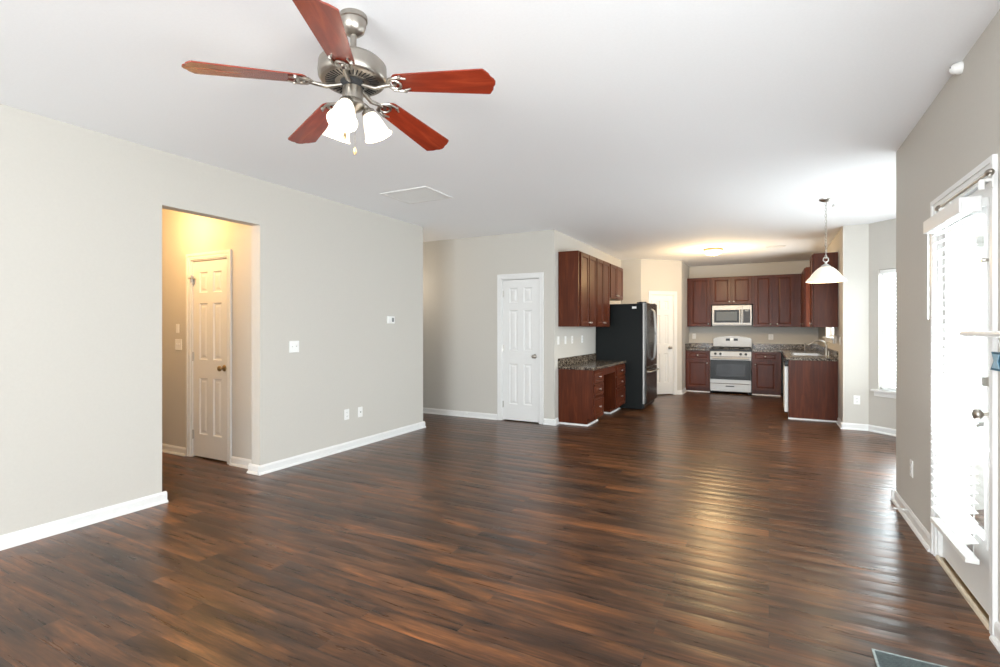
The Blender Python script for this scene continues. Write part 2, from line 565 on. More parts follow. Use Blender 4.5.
S2 = math.sqrt(2)
BAYF = trans(1.15, 8.13, 0) @ rotz(-PI / 4)      # far angled wall: runs to (1.95, 7.33)
BAYM = trans(1.95, 7.33, 0) @ rotz(-PI / 2)      # outer bay wall: runs to (1.95, 5.72)
BAYN = trans(1.95, 5.72, 0) @ rotz(-3 * PI / 4)  # near angled wall: runs to (1.15, 4.92)
wall_with_window('wall_bay_far', 'angled bay wall with the tall blind covered window', BAYF, 0.8 * S2, 0.13, 1.01, 0.55, 2.085)
wall_with_window('wall_bay_outer', 'outer wall of the breakfast bay', BAYM, 7.33 - 5.72, 0.13, 1.48, 0.55, 2.085)
wall_with_window('wall_bay_near', 'near angled wall of the breakfast bay', BAYN, 0.8 * S2, 0.12, 1.01, 0.55, 2.085)
struct(MB().box(XR + 0.14, 1.15, YC - 0.14, YC, 0, H).build('wall_bay_front', M_WALL), 'wall stub at the near end of the bay', 'wall')
# hallway behind the opening, corridor beyond the left wall, outer walls
HD0, HD1, HDZ = -5.332, -4.722, 2.05
struct(MB().prism([(-6.28, 0), (HD0, 0), (HD0, HDZ), (HD1, HDZ), (HD1, 0), (XL - 0.12, 0), (XL - 0.12, H), (-6.28, H)], 'y', 3.2, 3.32).build('wall_hall_back', M_WALL), 'hallway wall with the white door behind the opening', 'wall')
struct(MB().box(-6.28, XL - 0.12, 1.78, 1.9, 0, H).build('wall_hall_front', M_WALL), 'near wall of the hallway', 'wall')
struct(MB().box(-6.28, XL - 0.12, 5.47, 5.59, 0, H).build('wall_corridor', M_WALL), 'corridor wall behind the left wall', 'wall')
struct(MB().box(-6.4, -6.28, -4.5, 12.09, 0, H).build('wall_outer_left', M_WALL), 'outer wall at the hallway end', 'wall')
RW0, RW1, RZ0, RZ1 = -3.4, 0.2, 0.5, 2.3  # opening for the added rear window
mb = MB().box(-6.4, RW0, -4.62, -4.5, 0, H).box(RW1, XR + 0.14, -4.62, -4.5, 0, H)
mb.box(RW0, RW1, -4.62, -4.5, 0, RZ0).box(RW0, RW1, -4.62, -4.5, RZ1, H)
struct(mb.build('wall_rear', M_WALL), 'rear wall behind the viewer with an added wide window', 'wall')

# ------------------------------------------------------------------ baseboards
BASE = [(0, 0), (0.030, 0), (0.029, 0.010), (0.022, 0.018), (0.014, 0.020), (0.014, 0.066), (0.009, 0.075), (0.006, 0.081), (0, 0.083)]
_nb = [0]


def baseboard(side, segs, label):
    m = MB()
    for (p0, p1) in segs:            # room lies to the right of the direction p0 -> p1
        a, b = Vector((*p0, 0)), Vector((*p1, 0))
        L = (b - a).length
        ang = math.atan2(b.y - a.y, b.x - a.x)
        # local: x along, -y towards the room
        m.prism([(-d, z) for d, z in BASE], 'x', 0, L, trans(a.x, a.y, 0) @ rotz(ang))
    return struct(m.build('baseboard_' + side, M_TRIM), label, 'baseboard')


e = 0.030
baseboard('left_near', [((XL, -4.5), (XL, OP0 + e))], 'white baseboard of the left wall before the opening')
baseboard('left_near_end', [((XL + 0.0, OP0), (XL - 0.12, OP0))], 'white baseboard wrapped round the near opening edge')
baseboard('left_far', [((XL, OP1 - e), (XL, 5.59 + e)), ((XL - 0.12 - e, OP1), (XL, OP1))], 'white baseboard of the left wall beyond the opening')
baseboard('hall', [((-6.28, 3.2), (-5.395, 3.2)), ((-4.66, 3.2), (XL - 0.12, 3.2))], 'white baseboard along the hallway wall')
baseboard('far', [((-6.28, YF), (-3.508, YF)), ((-2.772, YF), (XK + 0.03, YF)), ((XK, YF - 0.03), (XK, 6.70))], 'white baseboard of the far wall beside the closet door')
_dg = lambda t: tuple((PAN @ Vector((t, 0, 0)))[:2])
baseboard('pantry', [((XK, 10.17), (-2.228, 10.17)), (_dg(0), _dg(PO0 - 0.065)), (_dg(PO1 + 0.065), _dg(PLEN))], 'white baseboard beside the pantry door')
baseboard('return', [((-1.565, 10.83), (-1.565, 11.36))], 'white baseboard on the short return wall')
_bf = lambda t: tuple((BAYF @ Vector((t, 0, 0)))[:2])
_bn = lambda t: tuple((BAYN @ Vector((t, 0, 0)))[:2])
baseboard('bay', [((XR, 8.60), (XR, 8.10)), ((XR - 0.02, 8.13), (1.15, 8.13)), (_bf(0), _bf(0.8 * S2)), ((1.95, 7.33), (1.95, 5.72)), (_bn(0), _bn(0.8 * S2)),
                  ((1.15, YC), (XR - 0.03, YC))], 'white baseboard round the breakfast bay')
baseboard('right_far', [((XR, YC + 0.03), (XR, PD1 + 0.063))], 'white baseboard of the right wall beyond the patio door')
baseboard('right_near', [((XR, PD0 - 0.063), (XR, -4.5))], 'white baseboard of the right wall before the patio door')


# ------------------------------------------------------------------ doors
def casing(name, w0, w1, top, width, Mx, label, y=0.0):
    """two-step casing round an opening w0..w1 up to top, on the local -y side of a wall"""
    m = MB()

    def ring(a, b, d0, d1):           # U-shaped band between offsets a..b from the opening
        poly = [(w0 - b, 0), (w0 - b, top + b), (w1 + b, top + b), (w1 + b, 0), (w1 + a, 0), (w1 + a, top + a), (w0 - a, top + a), (w0 - a, 0)]
        m.prism(poly, 'y', y - d1, y - d0, Mx)
    ring(-0.004, width * 0.62, 0, 0.011)
    ring(width * 0.55, width, 0, 0.018)
    ring(0.008, width * 0.30, 0.0, 0.014)
    # jamb lining and stop inside the opening
    m.box(w0 - 0.001, w0 + 0.016, y, y + 0.10, 0, top, Mx).box(w1 - 0.016, w1 + 0.001, y, y + 0.10, 0, top, Mx)
    m.box(w0, w1, y, y + 0.10, top - 0.016, top + 0.001, Mx)
    return struct(m.build(name, M_TRIM, bevel=0.0015), label, 'door trim')


def door_knob(par, x, z, mat, y=0.0, name='knob'):
    Mx = trans(x, y, z) @ rotx(PI / 2)     # local z -> -y
    prof = [(0.0, 0.0), (0.032, 0.0), (0.032, 0.004), (0.026, 0.009), (0.012, 0.012), (0.010, 0.030), (0.016, 0.036), (0.026, 0.044), (0.028, 0.054), (0.022, 0.064), (0.010, 0.068), (0, 0.069)]
    return MB().lathe(prof, 20, Mx).build(name, mat, par, smooth=50)


def six_panel(par, w, h, stile=0.105):
    mid = 0.095
    pw = (w - 2 * stile - mid) / 2
    cols = [(stile, stile + pw), (stile + pw + mid, w - stile)]
    rows = [(0.23, 0.81), (1.00, 1.58), (1.69, h - 0.115)]
    pans = [(a, b, c, d) for (a, b) in cols for (c, d) in rows]
    return MB().panelled(w, h, 0.035, pans, recess=0.011, m1=0.010, m2=0.016, m3=0.018, lift=0.006).build('slab', M_DOOR, par)


def hinge(par, x, z):
    m = MB().box(x - 0.016, x + 0.014, -0.004, 0.001, z - 0.045, z + 0.045)
    m.tube([(x, -0.006, z - 0.047), (x, -0.006, z + 0.047)], 0.006, 8)
    return m.build('hinge', M_NICKEL, par, smooth=40)


def inner_door(num, label, loc, rz, w, h, knob_x, hinge_x, knob_mat, depth=0.012):
    d = thing('door_%d' % num, label, 'door', loc, rz, None, 'structure')
    s = six_panel(d, w, h)
    s.location = (0, 0, 0)
    k = door_knob(d, knob_x, 0.925, knob_mat)
    k['label'] = 'round metal door knob'
    for z in (0.22, 1.03, 1.82):
        hinge(d, hinge_x, z)
    return d


# closet door in the far wall
casing('trim_1', FD0, FD1, FDZ, 0.062, trans(0, YF, 0), 'white casing round the closet door in the far wall')
inner_door(1, 'white six panel closet door in the far wall', (FD0 + 0.018, YF + 0.014, 0.015), 0, FD1 - FD0 - 0.036, 2.018, 0.505, 0.002, M_PEWTER)
# pantry door
casing('trim_2', PO0, PO1, POZ, 0.060, PAN, 'white casing round the pantry door')
_pl = PAN @ Vector((PO0 + 0.018, 0.014, 0.02))
inner_door(2, 'white six panel pantry door beside the fridge', tuple(_pl), PI / 4, PO1 - PO0 - 0.036, 1.975, 0.425, 0.002, M_PEWTER)
# hallway door
casing('trim_3', HD0, HD1, HDZ, 0.060, trans(0, 3.2, 0), 'white casing round the hallway door')
d3 = inner_door(3, 'white six panel door in the warm lit hallway', (HD0 + 0.018, 3.2 + 0.014, 0.015), 0, HD1 - HD0 - 0.036, 2.015, 0.515, 0.002, M_BRONZE)

# small door-top bracket stop on the hallway door hinge
m = MB().box(-0.012, 0.045, -0.050, -0.006, 1.835, 1.845).tube([(0.02, -0.030, 1.80), (0.02, -0.030, 1.87)], 0.008, 8)
m.build('hinge_stop', M_NICKEL, d3, smooth=40)

# ------------------------------------------------------------------ patio door
PDM = trans(XR, 0, 0) @ rotz(-PI / 2)            # local x = -Y, local -y = -X (into the room)
casing('trim_4', -PD1, -PD0, PDZ, 0.060, PDM, 'white casing round the patio door')
pd = thing('door_4', 'white glazed patio door with blinds in the right wall', 'door', (XR + 0.022, PD1 - 0.018, 0.022), -PI / 2, None, 'structure')
PW, PH = PD1 - PD0 - 0.036, 1.988
m = MB()
gx0, gx1, gz0, gz1 = 0.115, PW - 0.115, 0.32, PH - 0.13
m.box(0, gx0, 0, 0.044, 0, PH).box(gx1, PW, 0, 0.044, 0, PH).box(gx0, gx1, 0, 0.044, 0, gz0).box(gx0, gx1, 0, 0.044, gz1, PH)
m.build('slab', M_DOOR, pd)
m = MB()
for (a, b, c, d) in ((gx0 - 0.022, gx0 + 0.012, gz0 - 0.022, gz1 + 0.022), (gx1 - 0.012, gx1 + 0.022, gz0 - 0.022, gz1 + 0.022),
                     (gx0 + 0.012, gx1 - 0.012, gz0 - 0.022, gz0 + 0.012), (gx0 + 0.012, gx1 - 0.012, gz1 - 0.012, gz1 + 0.022)):
    m.box(a, b, -0.010, 0.012, c, d)
m.build('glass_frame', M_TRIM, pd, bevel=0.003)
MB().box(gx0, gx1, 0.018, 0.024, gz0, gz1).build('pane', M_GLASS, pd)
k = door_knob(pd, PW - 0.062, 0.925, M_PEWTER)
k['label'] = 'round pewter door knob'
Mx = trans(PW - 0.062, 0, 1.075) @ rotx(PI / 2)
m = MB().lathe([(0, 0), (0.030, 0), (0.029, 0.008), (0.020, 0.014), (0, 0.015)], 20, Mx)
m.box(PW - 0.068, PW - 0.056, -0.034, -0.012, 1.055, 1.095)
m.build('deadbolt', M_PEWTER, pd, smooth=50)['label'] = 'pewter deadbolt with thumb turn'
Mx = trans(PW - 0.04, 0, 1.625) @ rotx(PI / 2)
m = MB().lathe([(0, 0), (0.022, 0), (0.020, 0.006), (0.008, 0.010), (0.007, 0.028), (0.013, 0.032), (0.010, 0.042), (0, 0.044)], 16, Mx)
m.tube([(PW - 0.07, -0.014, 1.633), (PW - 0.015, -0.014, 1.617)], 0.005, 8)
m.build('latch', M_PEWTER, pd, smooth=50)
# threshold
m = MB().prism([(XR - 0.012, 0), (XR - 0.010, 0.012), (XR - 0.004, 0.018), (XR + 0.005, 0.018), (XR + 0.006, 0)], 'y', PD0 + 0.018, PD1 - 0.018)
struct(m.build('trim_5', M_OAK), 'worn pale threshold strip under the patio door', 'threshold')
m = MB().box(XR + 0.006, XR + 0.14, PD0 + 0.018, PD1 - 0.018, 0, 0.010)
struct(m.build('trim_10', M_BRONZE), 'dark metal sill plate under the patio door', 'threshold')

# blind hung on the patio door
bl = thing('window_blind', 'white slatted blind hanging over the patio door glass', 'blind', (0.83, 3.09, 0.0))
m = MB()
BY = 0.60
m.box(-0.052, -0.042, -0.010, BY + 0.010, 1.875, 1.945).box(-0.042, 0.028, -0.010, 0.0, 1.875, 1.945).box(-0.042, 0.028, BY, BY + 0.010, 1.875, 1.945)
m.build('valance', M_TRIM, bl, bevel=0.003)
MB().box(-0.028, 0.026, 0.01, BY - 0.01, 1.895, 1.935).build('headrail', M_PLASTIC, bl)
m = MB()
z = 1.86
ang = math.radians(17)
while z > 0.30:
    m.add([(-0.025 * math.cos(ang), 0.012, z - 0.025 * math.sin(ang)), (0.0, 0.012, z + 0.002), (0.025 * math.cos(ang), 0.012, z + 0.025 * math.sin(ang)),
           (-0.025 * math.cos(ang), BY - 0.012, z - 0.025 * math.sin(ang)), (0.0, BY - 0.012, z + 0.002), (0.025 * math.cos(ang), BY - 0.012, z + 0.025 * math.sin(ang))],
          [(0, 1, 4, 3), (1, 2, 5, 4)])
    m.add([(-0.025 * math.cos(ang), 0.012, z - 0.025 * math.sin(ang) - 0.0025), (0.0, 0.012, z - 0.0005), (0.025 * math.cos(ang), 0.012, z + 0.025 * math.sin(ang) - 0.0025),
           (-0.025 * math.cos(ang), BY - 0.012, z - 0.025 * math.sin(ang) - 0.0025), (0.0, BY - 0.012, z - 0.0005), (0.025 * math.cos(ang), BY - 0.012, z + 0.025 * math.sin(ang) - 0.0025)],
          [(0, 1, 4, 3), (1, 2, 5, 4)])
    z -= 0.046
m.build('slats', M_BLIND, bl)
MB().box(-0.026, 0.026, 0.008, BY - 0.008, 0.252, 0.276).build('bottom_rail', M_PLASTIC, bl, bevel=0.003)
for yy in (0.09, BY / 2, BY - 0.09):
    MB().tube([(-0.026, yy, 1.89), (-0.026, yy, 0.27)], 0.0012, 5).tube([(0.027, yy, 1.89), (0.027, yy, 0.27)], 0.0012, 5).build('ladder_cord', M_PLASTIC, bl)
MB().tube([(-0.036, BY - 0.02, 1.89), (-0.037, BY - 0.02, 1.39)], 0.0045, 8).build('tilt_wand', M_PLASTIC, bl, smooth=40)
for yy in (0.03, BY - 0.03):
    MB().box(0.020, 0.0632, yy - 0.012, yy + 0.012, 1.90, 1.94).build('bracket', M_PLASTIC, bl)

# thin curtain rod over the door
cr = thing('curtain_rod', 'thin pewter curtain rod along the top of the patio door', 'curtain rod', (0.815, 2.83, 1.99))
MB().tube([(0, 0.03, 0), (0, 0.71, 0)], 0.0055, 10).build('rod', M_PEWTER, cr, smooth=40)
for yy, sg in ((0.03, -1), (0.71, 1)):
    MB().lathe([(0, 0), (0.008, 0.002), (0.016, 0.016), (0.014, 0.034), (0.006, 0.046), (0, 0.048)], 14, trans(0, yy, 0) @ rotx(-sg * PI / 2)).build('finial', M_PEWTER, cr, smooth=50)
for yy in (0.10, 0.68):
    m = MB().box(-0.006, 0.037, yy - 0.006, yy + 0.006, -0.016, -0.006).box(0.031, 0.037, yy - 0.012, yy + 0.012, -0.045, 0.02)
    m.tube([(0.0, yy, -0.012), (0, yy, -0.05)], 0.012, 12)
    m.build('bracket', M_PLASTIC, cr, smooth=40)

# white rod sticking out across the door edge at eye level, carried by a bracket on the casing
wr = thing('swing_arm_rod', 'white horizontal rod reaching across the patio door edge at eye level', 'rod', (0.765, 2.44, 1.317))
MB().tube([(0, 0, 0), (0, 0.50, 0), (0, 0.545, -0.001), (0, 0.57, -0.002)], [0.0125, 0.0125, 0.010, 0.005], 14).build('bar', M_PLASTIC, wr, smooth=50)
MB().lathe([(0, 0), (0.035, 0), (0.032, 0.012), (0.014, 0.018), (0.013, 0.094), (0.016, 0.10), (0, 0.104)], 16, trans(0.104, 0.03, 0) @ roty(-PI / 2)).build('wall_bracket', M_PLASTIC, wr, smooth=50)

# blue pinched card hanging on the near casing
hc = thing('door_hanger', 'blue pinched card hanging on the patio door casing', 'ornament', (0.848, 2.842, 1.201))
poly = [(-0.055, 0.039), (0.055, 0.039), (0.028, 0.002), (0.066, -0.039), (-0.06, -0.039), (-0.030, 0.0)]
MB().prism(poly, 'x', -0.012, 0.002).build('card', M_BLUE, hc, bevel=0.002)
poly2 = [(-0.04, 0.030), (0.030, 0.030), (0.012, 0.002), (0.036, -0.029), (-0.04, -0.029), (-0.02, 0.0)]
MB().prism(poly2, 'x', -0.015, -0.011).build('inner_card', M_PALEBLUE, hc)['label'] = 'pale blue centre'
MB().tube([(-0.004, -0.03, 0.038), (-0.004, 0.0, 0.09), (-0.004, 0.03, 0.038)], 0.0015, 5).build('string', M_PLASTIC, hc)


# ------------------------------------------------------------------ windows
def window(num, label, Mx, w0, w1, z0, z1, th, sill=True, blind=None):
    ang = Mx.to_euler().z
    o = thing('window_%d' % num, label, 'window', tuple(Mx @ Vector((0, 0, 0))), ang, None, 'structure')
    m = MB()
    f = 0.045
    yb = th - 0.06
    m.box(w0, w0 + f, yb, th - 0.005, z0, z1).box(w1 - f, w1, yb, th - 0.005, z0, z1)
    m.box(w0 + f, w1 - f, yb, th - 0.005, z0, z0 + f).box(w0 + f, w1 - f, yb, th - 0.005, z1 - f, z1)
    zm = (z0 + z1) / 2
    m.box(w0 + f, w1 - f, yb + 0.008, th - 0.015, zm - 0.02, zm + 0.02)
    m.build('window_frame', M_TRIM, o, bevel=0.002)
    MB().box(w0 + f, w1 - f, th - 0.034, th - 0.030, z0 + f, z1 - f).build('pane', M_GLASS, o)
    if sill:
        m = MB().box(w0 - 0.075, w1 + 0.075, -0.045, 0.0, z0 - 0.024, z0).box(w0, w1, 0.0, yb, z0 - 0.0005, z0 + 0.002)
        m.box(w0 - 0.05, w1 + 0.05, -0.016, 0, z0 - 0.085, z0 - 0.024)
        m.build('window_sill', M_TRIM, o, bevel=0.003)
    return o


window(1, 'tall white window in the far angled bay wall', BAYF, 0.13, 1.01, 0.55, 2.085, 0.12)
window(2, 'wide white window in the outer bay wall', BAYM, 0.13, 1.48, 0.55, 2.085, 0.12)
window(3, 'white window in the near angled bay wall', BAYN, 0.12, 1.01, 0.55, 2.085, 0.12)
KWM = trans(XR, KW1, 0) @ rotz(-PI / 2)
window(4, 'small white window over the kitchen sink', KWM, 0, KW1 - KW0, KZ0, KZ1, 0.14)
SWM = trans(XR, SW1, 0) @ rotz(-PI / 2)
window(5, 'added wide window in the right wall behind the viewer', SWM, 0, SW1 - SW0, SWZ0, SWZ1, 0.14)  # unseen window added for the side fill
RWM = trans(RW1, -4.5, 0) @ rotz(PI)
window(6, 'added wide window in the rear wall', RWM, 0, RW1 - RW0, RZ0, RZ1, 0.12)  # unseen window added for the rear fill

# blinds inside the far bay window
bb = thing('window_blind', 'white slatted blind inside the far bay window', 'blind', tuple(BAYF @ Vector((0, 0.028, 0))), -PI / 4)
MB().box(0.14, 1.0, -0.02, 0.022, 2.03, 2.08).build('headrail', M_PLASTIC, bb)
m = MB()
z = 2.01
while z > 0.62:
    for dz in (0, -0.0025):
        m.add([(0.145, -0.022, z - 0.006 + dz), (0.995, -0.022, z - 0.006 + dz), (0.995, 0.022, z + 0.006 + dz), (0.145, 0.022, z + 0.006 + dz)], [(0, 1, 2, 3)])
    z -= 0.046
m.build('slats', M_BLIND, bb)
MB().box(0.145, 0.995, -0.022, 0.022, 0.575, 0.595).build('bottom_rail', M_PLASTIC, bb)


# ------------------------------------------------------------------ kitchen cabinets
def cab_knob(par, x, z, y=-0.02):
    Mx = trans(x, y, z) @ rotx(PI / 2)
    return MB().lathe([(0, 0), (0.008, 0), (0.006, 0.006), (0.006, 0.013), (0.015, 0.018), (0.016, 0.024), (0.010, 0.029), (0, 0.030)], 14, Mx).build('knob', M_NICKEL, par, smooth=50)


def cab_front(par, name, x0, x1, z0, z1, knob=None, mat=None, stile=0.052, flat=False):
    w, h = x1 - x0, z1 - z0
    st = min(stile, w * 0.24, h * 0.28)
    pans = [(st, w - st, st, h - st)]
    d = MB().panelled(w, h, 0.019, pans, recess=0.009, m1=0.005, m2=0.006, m3=min(0.012, (w - 2 * st) * 0.1, (h - 2 * st) * 0.1), lift=0.003, x0=x0, z0=z0)
    d.v = [(x, y - 0.020, z) for (x, y, z) in d.v]
    o = d.build(name, mat or M_WOODV, par, bevel=0.0015)
    if knob:
        cab_knob(o, knob[0], knob[1])
    return o


def base_cabinet(label, loc, face, w, depth, h, layout, toe=0.09, group=None, inset=0.055):
    o = thing('base_cabinet', label, 'cabinet', loc, FACE[face], group)
    m = MB()
    m.box(0, w, 0, depth, toe, h)
    m.box(0, w, inset, depth, 0, toe)
    m.build('body', M_WOODV, o)
    for it in layout:
        if it[0] == 'drawer':
            _, x0, x1, z0, z1 = it
            cab_front(o, 'drawer', x0, x1, z0, z1, ((x0 + x1) / 2, (z0 + z1) / 2), M_WOODH, 0.03)
        else:
            _, x0, x1, z0, z1, kx = it
            cab_front(o, 'door', x0, x1, z0, z1, (kx, z1 - 0.065))
    return o


def upper_cabinet(label, loc, face, w, depth, h, doors, group=None):
    """loc = front left bottom corner; doors = list of (x0, x1, knob side)"""
    o = thing('upper_cabinet', label, 'cabinet', loc, FACE[face], group)
    MB().box(0, w, 0, depth, 0, h).build('body', M_WOODV, o)
    for (x0, x1, kx) in doors:
        cab_front(o, 'door', x0, x1, 0.012, h - 0.012, (kx, 0.06))
    return o


YB = 11.37      # face of the base cabinets on the back wall
# left base cabinet, right base cabinet and the corner
base_cabinet('cherry base cabinet between pantry wall and range', (-1.563, YB, 0), '-y', 0.479, 0.595, 0.87,
             [('drawer', 0.03, 0.46, 0.70, 0.85), ('door', 0.03, 0.46, 0.105, 0.68, 0.43)])
base_cabinet('cherry base cabinet right of the range', (-0.300, YB, 0), '-y', 0.51, 0.595, 0.87,
             [('drawer', 0.03, 0.44, 0.70, 0.85), ('door', 0.03, 0.44, 0.105, 0.68, 0.06)])
# sink run on the right wall: corner unit, sink base, end panel
XS = 0.255
base_cabinet('cherry sink base cabinet under the kitchen window', (XS, 10.62, 0), '-x', 1.30, 0.61, 0.69,
             [('door', 0.40, 0.83, 0.105, 0.66, 0.79), ('door', 0.85, 1.28, 0.105, 0.66, 0.89)])
base_cabinet('cherry blind corner base cabinet beside the sink', (XS, 11.36, 0), '-x', 0.735, 0.61, 0.87, [])
ep = thing('end_panel', 'flat cherry end panel closing the sink counter run', 'panel', (XS, 8.65, 0))
MB().box(0, 0.612, 0, 0.028, 0.0, 0.87).build('board', M_WOODV, ep)
MB().prism([(0, 0.0), (-0.014, 0.0), (-0.013, 0.010), (-0.006, 0.018), (0, 0.020)], 'x', -0.002, 0.612).build('shoe_moulding', M_TRIM, ep)['label'] = 'white shoe moulding'


def shoe(name, label, p0, p1):
    a, b = Vector((*p0, 0)), Vector((*p1, 0))
    m = MB().prism([(0, 0), (-0.016, 0), (-0.015, 0.011), (-0.007, 0.020), (0, 0.022)], 'x', 0, (b - a).length, trans(a.x, a.y, 0) @ rotz(math.atan2(b.y - a.y, b.x - a.x)))
    return struct(m.build(name, M_TRIM), label, 'trim')


shoe('trim_6', 'white shoe moulding under the base cabinet left of the range', (-1.563, YB + 0.055), (-1.085, YB + 0.055))
shoe('trim_7', 'white shoe moulding under the base cabinet right of the range', (-0.300, YB + 0.055), (0.20, YB + 0.055))

# dishwasher
dw = thing('dishwasher', 'white dishwasher standing proud beside the flat cherry end panel', 'dishwasher', (XS, 9.30, 0), FACE['-x'])
MB().box(0.005, 0.605, 0.0, 0.56, 0.0, 0.86).build('body', M_BLACK, dw)
MB().box(0.004, 0.606, -0.052, -0.002, 0.092, 0.768).build('door', M_PLASTIC, dw, bevel=0.006)
MB().box(0.004, 0.606, -0.050, -0.002, 0.772, 0.862).build('control_panel', M_BLACK, dw, bevel=0.006)
MB().box(0.10, 0.50, -0.060, -0.049, 0.780, 0.800).build('handle', M_GREYPL, dw, bevel=0.003)


# countertops
ct = thing('countertop', 'speckled granite countertop left of the range', 'countertop', (-1.563, YB - 0.03, 0.87))
MB().box(0, 0.48, 0, 0.628, 0, 0.038).build('slab', M_GRANITE, ct, bevel=0.004)
MB().box(0, 0.48, 0.606, 0.628, 0.038, 0.14).box(0.0, 0.02, 0.0, 0.606, 0.038, 0.14).build('backsplash', M_GRANITE, ct, bevel=0.003)
ct = thing('countertop', 'speckled granite L shaped countertop around the sink', 'countertop', (0, 0, 0.87))
SX0, SX1, SY0, SY1 = 0.335, 0.735, 9.38, 10.12
m = MB()
cx0 = XS - 0.035
m.box(-0.300, cx0, YB - 0.03, 11.968, 0, 0.038)
m.box(cx0, 0.868, SY1, 11.968, 0, 0.038)
m.box(cx0, 0.868, 8.615, SY0, 0, 0.038)
m.box(cx0, SX0, SY0, SY1, 0, 0.038)
m.box(SX1, 0.868, SY0, SY1, 0, 0.038)
m.build('slab', M_GRANITE, ct)
m = MB().box(-0.300, 0.846, 11.946, 11.968, 0.038, 0.14).box(0.846, 0.868, 8.615, 11.968, 0.038, 0.14)
m.build('backsplash', M_GRANITE, ct, bevel=0.003)
# sink
sk = thing('kitchen_sink', 'stainless double bowl sink set into the granite under the window', 'sink', ((SX0 + SX1) / 2, (SY0 + SY1) / 2, 0.9086))
m = MB()
hx, hy = (SX1 - SX0) / 2, (SY1 - SY0) / 2
# rim
for a, b, c, d in ((-hx - 0.016, hx + 0.016, -hy - 0.016, -hy + 0.02), (-hx - 0.016, hx + 0.016, hy - 0.02, hy + 0.016), (-hx - 0.016, -hx + 0.02, -hy + 0.02, hy - 0.02),
                   (hx - 0.02, hx + 0.016, -hy + 0.02, hy - 0.02), (-hx + 0.02, hx - 0.02, -0.014, 0.014)):
    m.box(a, b, c, d, 0.0005, 0.004)
m.build('rim', M_SATIN, sk, bevel=0.001)
for y0, y1 in ((-hy + 0.012, -0.008), (0.008, hy - 0.012)):
    mm = MB()
    x0, x1 = -hx + 0.012, hx - 0.012
    t = 0.003
    zb = -0.185
    mm.box(x0, x1, y0, y1, zb, zb + t).box(x0, x0 + t, y0, y1, zb, 0.0005).box(x1 - t, x1, y0, y1, zb, 0.0005).box(x0, x1, y0, y0 + t, zb, 0.0005).box(x0, x1, y1 - t, y1, zb, 0.0005)
    bo = mm.build('bowl', M_SATIN, sk)
    MB().lathe([(0, 0), (0.04, 0), (0.038, 0.003), (0.02, 0.001), (0, 0.001)], 18, trans((x0 + x1) / 2, (y0 + y1) / 2, zb + t)).build('drain', M_STEEL, bo, smooth=40)
# faucet
fc = thing('kitchen_faucet', 'tall arched metal faucet behind the sink', 'faucet', (0.785, 9.36, 0.9086))
MB().lathe([(0, 0), (0.030, 0), (0.029, 0.008), (0.022, 0.014), (0.020, 0.10), (0.018, 0.13), (0, 0.131)], 20).build('base', M_PEWTER, fc, smooth=40)
pts = [(0, 0, 0.12)] + [(-0.095 + 0.095 * math.cos(a), 0.02 * math.sin(a), 0.16 + 0.075 * math.sin(a)) for a in [0, .35, .7, 1.05, 1.4, 1.75, 2.1, 2.4]] + [(-0.20, 0.01, 0.185), (-0.245, 0.012, 0.165)]
MB().tube(pts, [0.015] * 6 + [0.014] * 3 + [0.015, 0.017], 12).build('spout', M_PEWTER, fc, smooth=60)
MB().tube([(0.0, 0, 0.125), (0.012, 0, 0.17), (0.045, 0.0, 0.215)], [0.014, 0.011, 0.007], 10).build('lever', M_PEWTER, fc, smooth=60)
sd = thing('soap_dispenser', 'small dark soap dispenser beside the faucet', 'soap dispenser', (0.80, 9.17, 0.9086))
MB().lathe([(0, 0), (0.020, 0), (0.019, 0.006), (0.012, 0.012), (0.011, 0.075), (0, 0.076)], 16).build('post', M_PEWTER, sd, smooth=40)
MB().tube([(0.0, 0, 0.072), (-0.01, 0, 0.088), (-0.05, 0, 0.086)], [0.009, 0.008, 0.005], 10).build('nozzle', M_PEWTER, sd, smooth=50)
sp = thing('side_sprayer', 'slim side sprayer standing at the far end of the sink', 'sprayer', (0.62, 11.55, 0.9086))
MB().lathe([(0, 0), (0.022, 0), (0.021, 0.008), (0.013, 0.016), (0.012, 0.05), (0.018, 0.08), (0.018, 0.12), (0.010, 0.135), (0, 0.136)], 16).build('head', M_STEEL, sp, smooth=40)

# upper cabinets, back wall
YU = 11.64
UD = 0.328
upper_cabinet('tall cherry wall cabinet left of the microwave', (-1.563, YU, 1.37), '-y', 0.474, UD, 1.04, [(0.06, 0.455, 0.43)])
upper_cabinet('short cherry wall cabinet above the microwave', (-1.087, YU, 1.83), '-y', 0.796, UD, 0.58, [(0.025, 0.385, 0.355), (0.41, 0.77, 0.44)])
upper_cabinet('tall cherry wall cabinet right of the microwave', (-0.289, YU, 1.36), '-y', 0.85, UD, 1.05, [(0.03, 0.345, 0.317), (0.41, 0.725, 0.438)])
# uppers on the right wall
XU = 0.572
upper_cabinet('cherry wall cabinet in the far right kitchen corner', (XU, 11.95, 1.36), '-x', 1.50, 0.296, 1.05, [(0.37, 0.90, 0.85), (0.93, 1.47, 0.98)])
upper_cabinet('cherry wall cabinet ending the right wall above the counter', (XU, 9.15, 1.35), '-x', 0.50, 0.296, 1.07, [(0.03, 0.47, 0.44)])

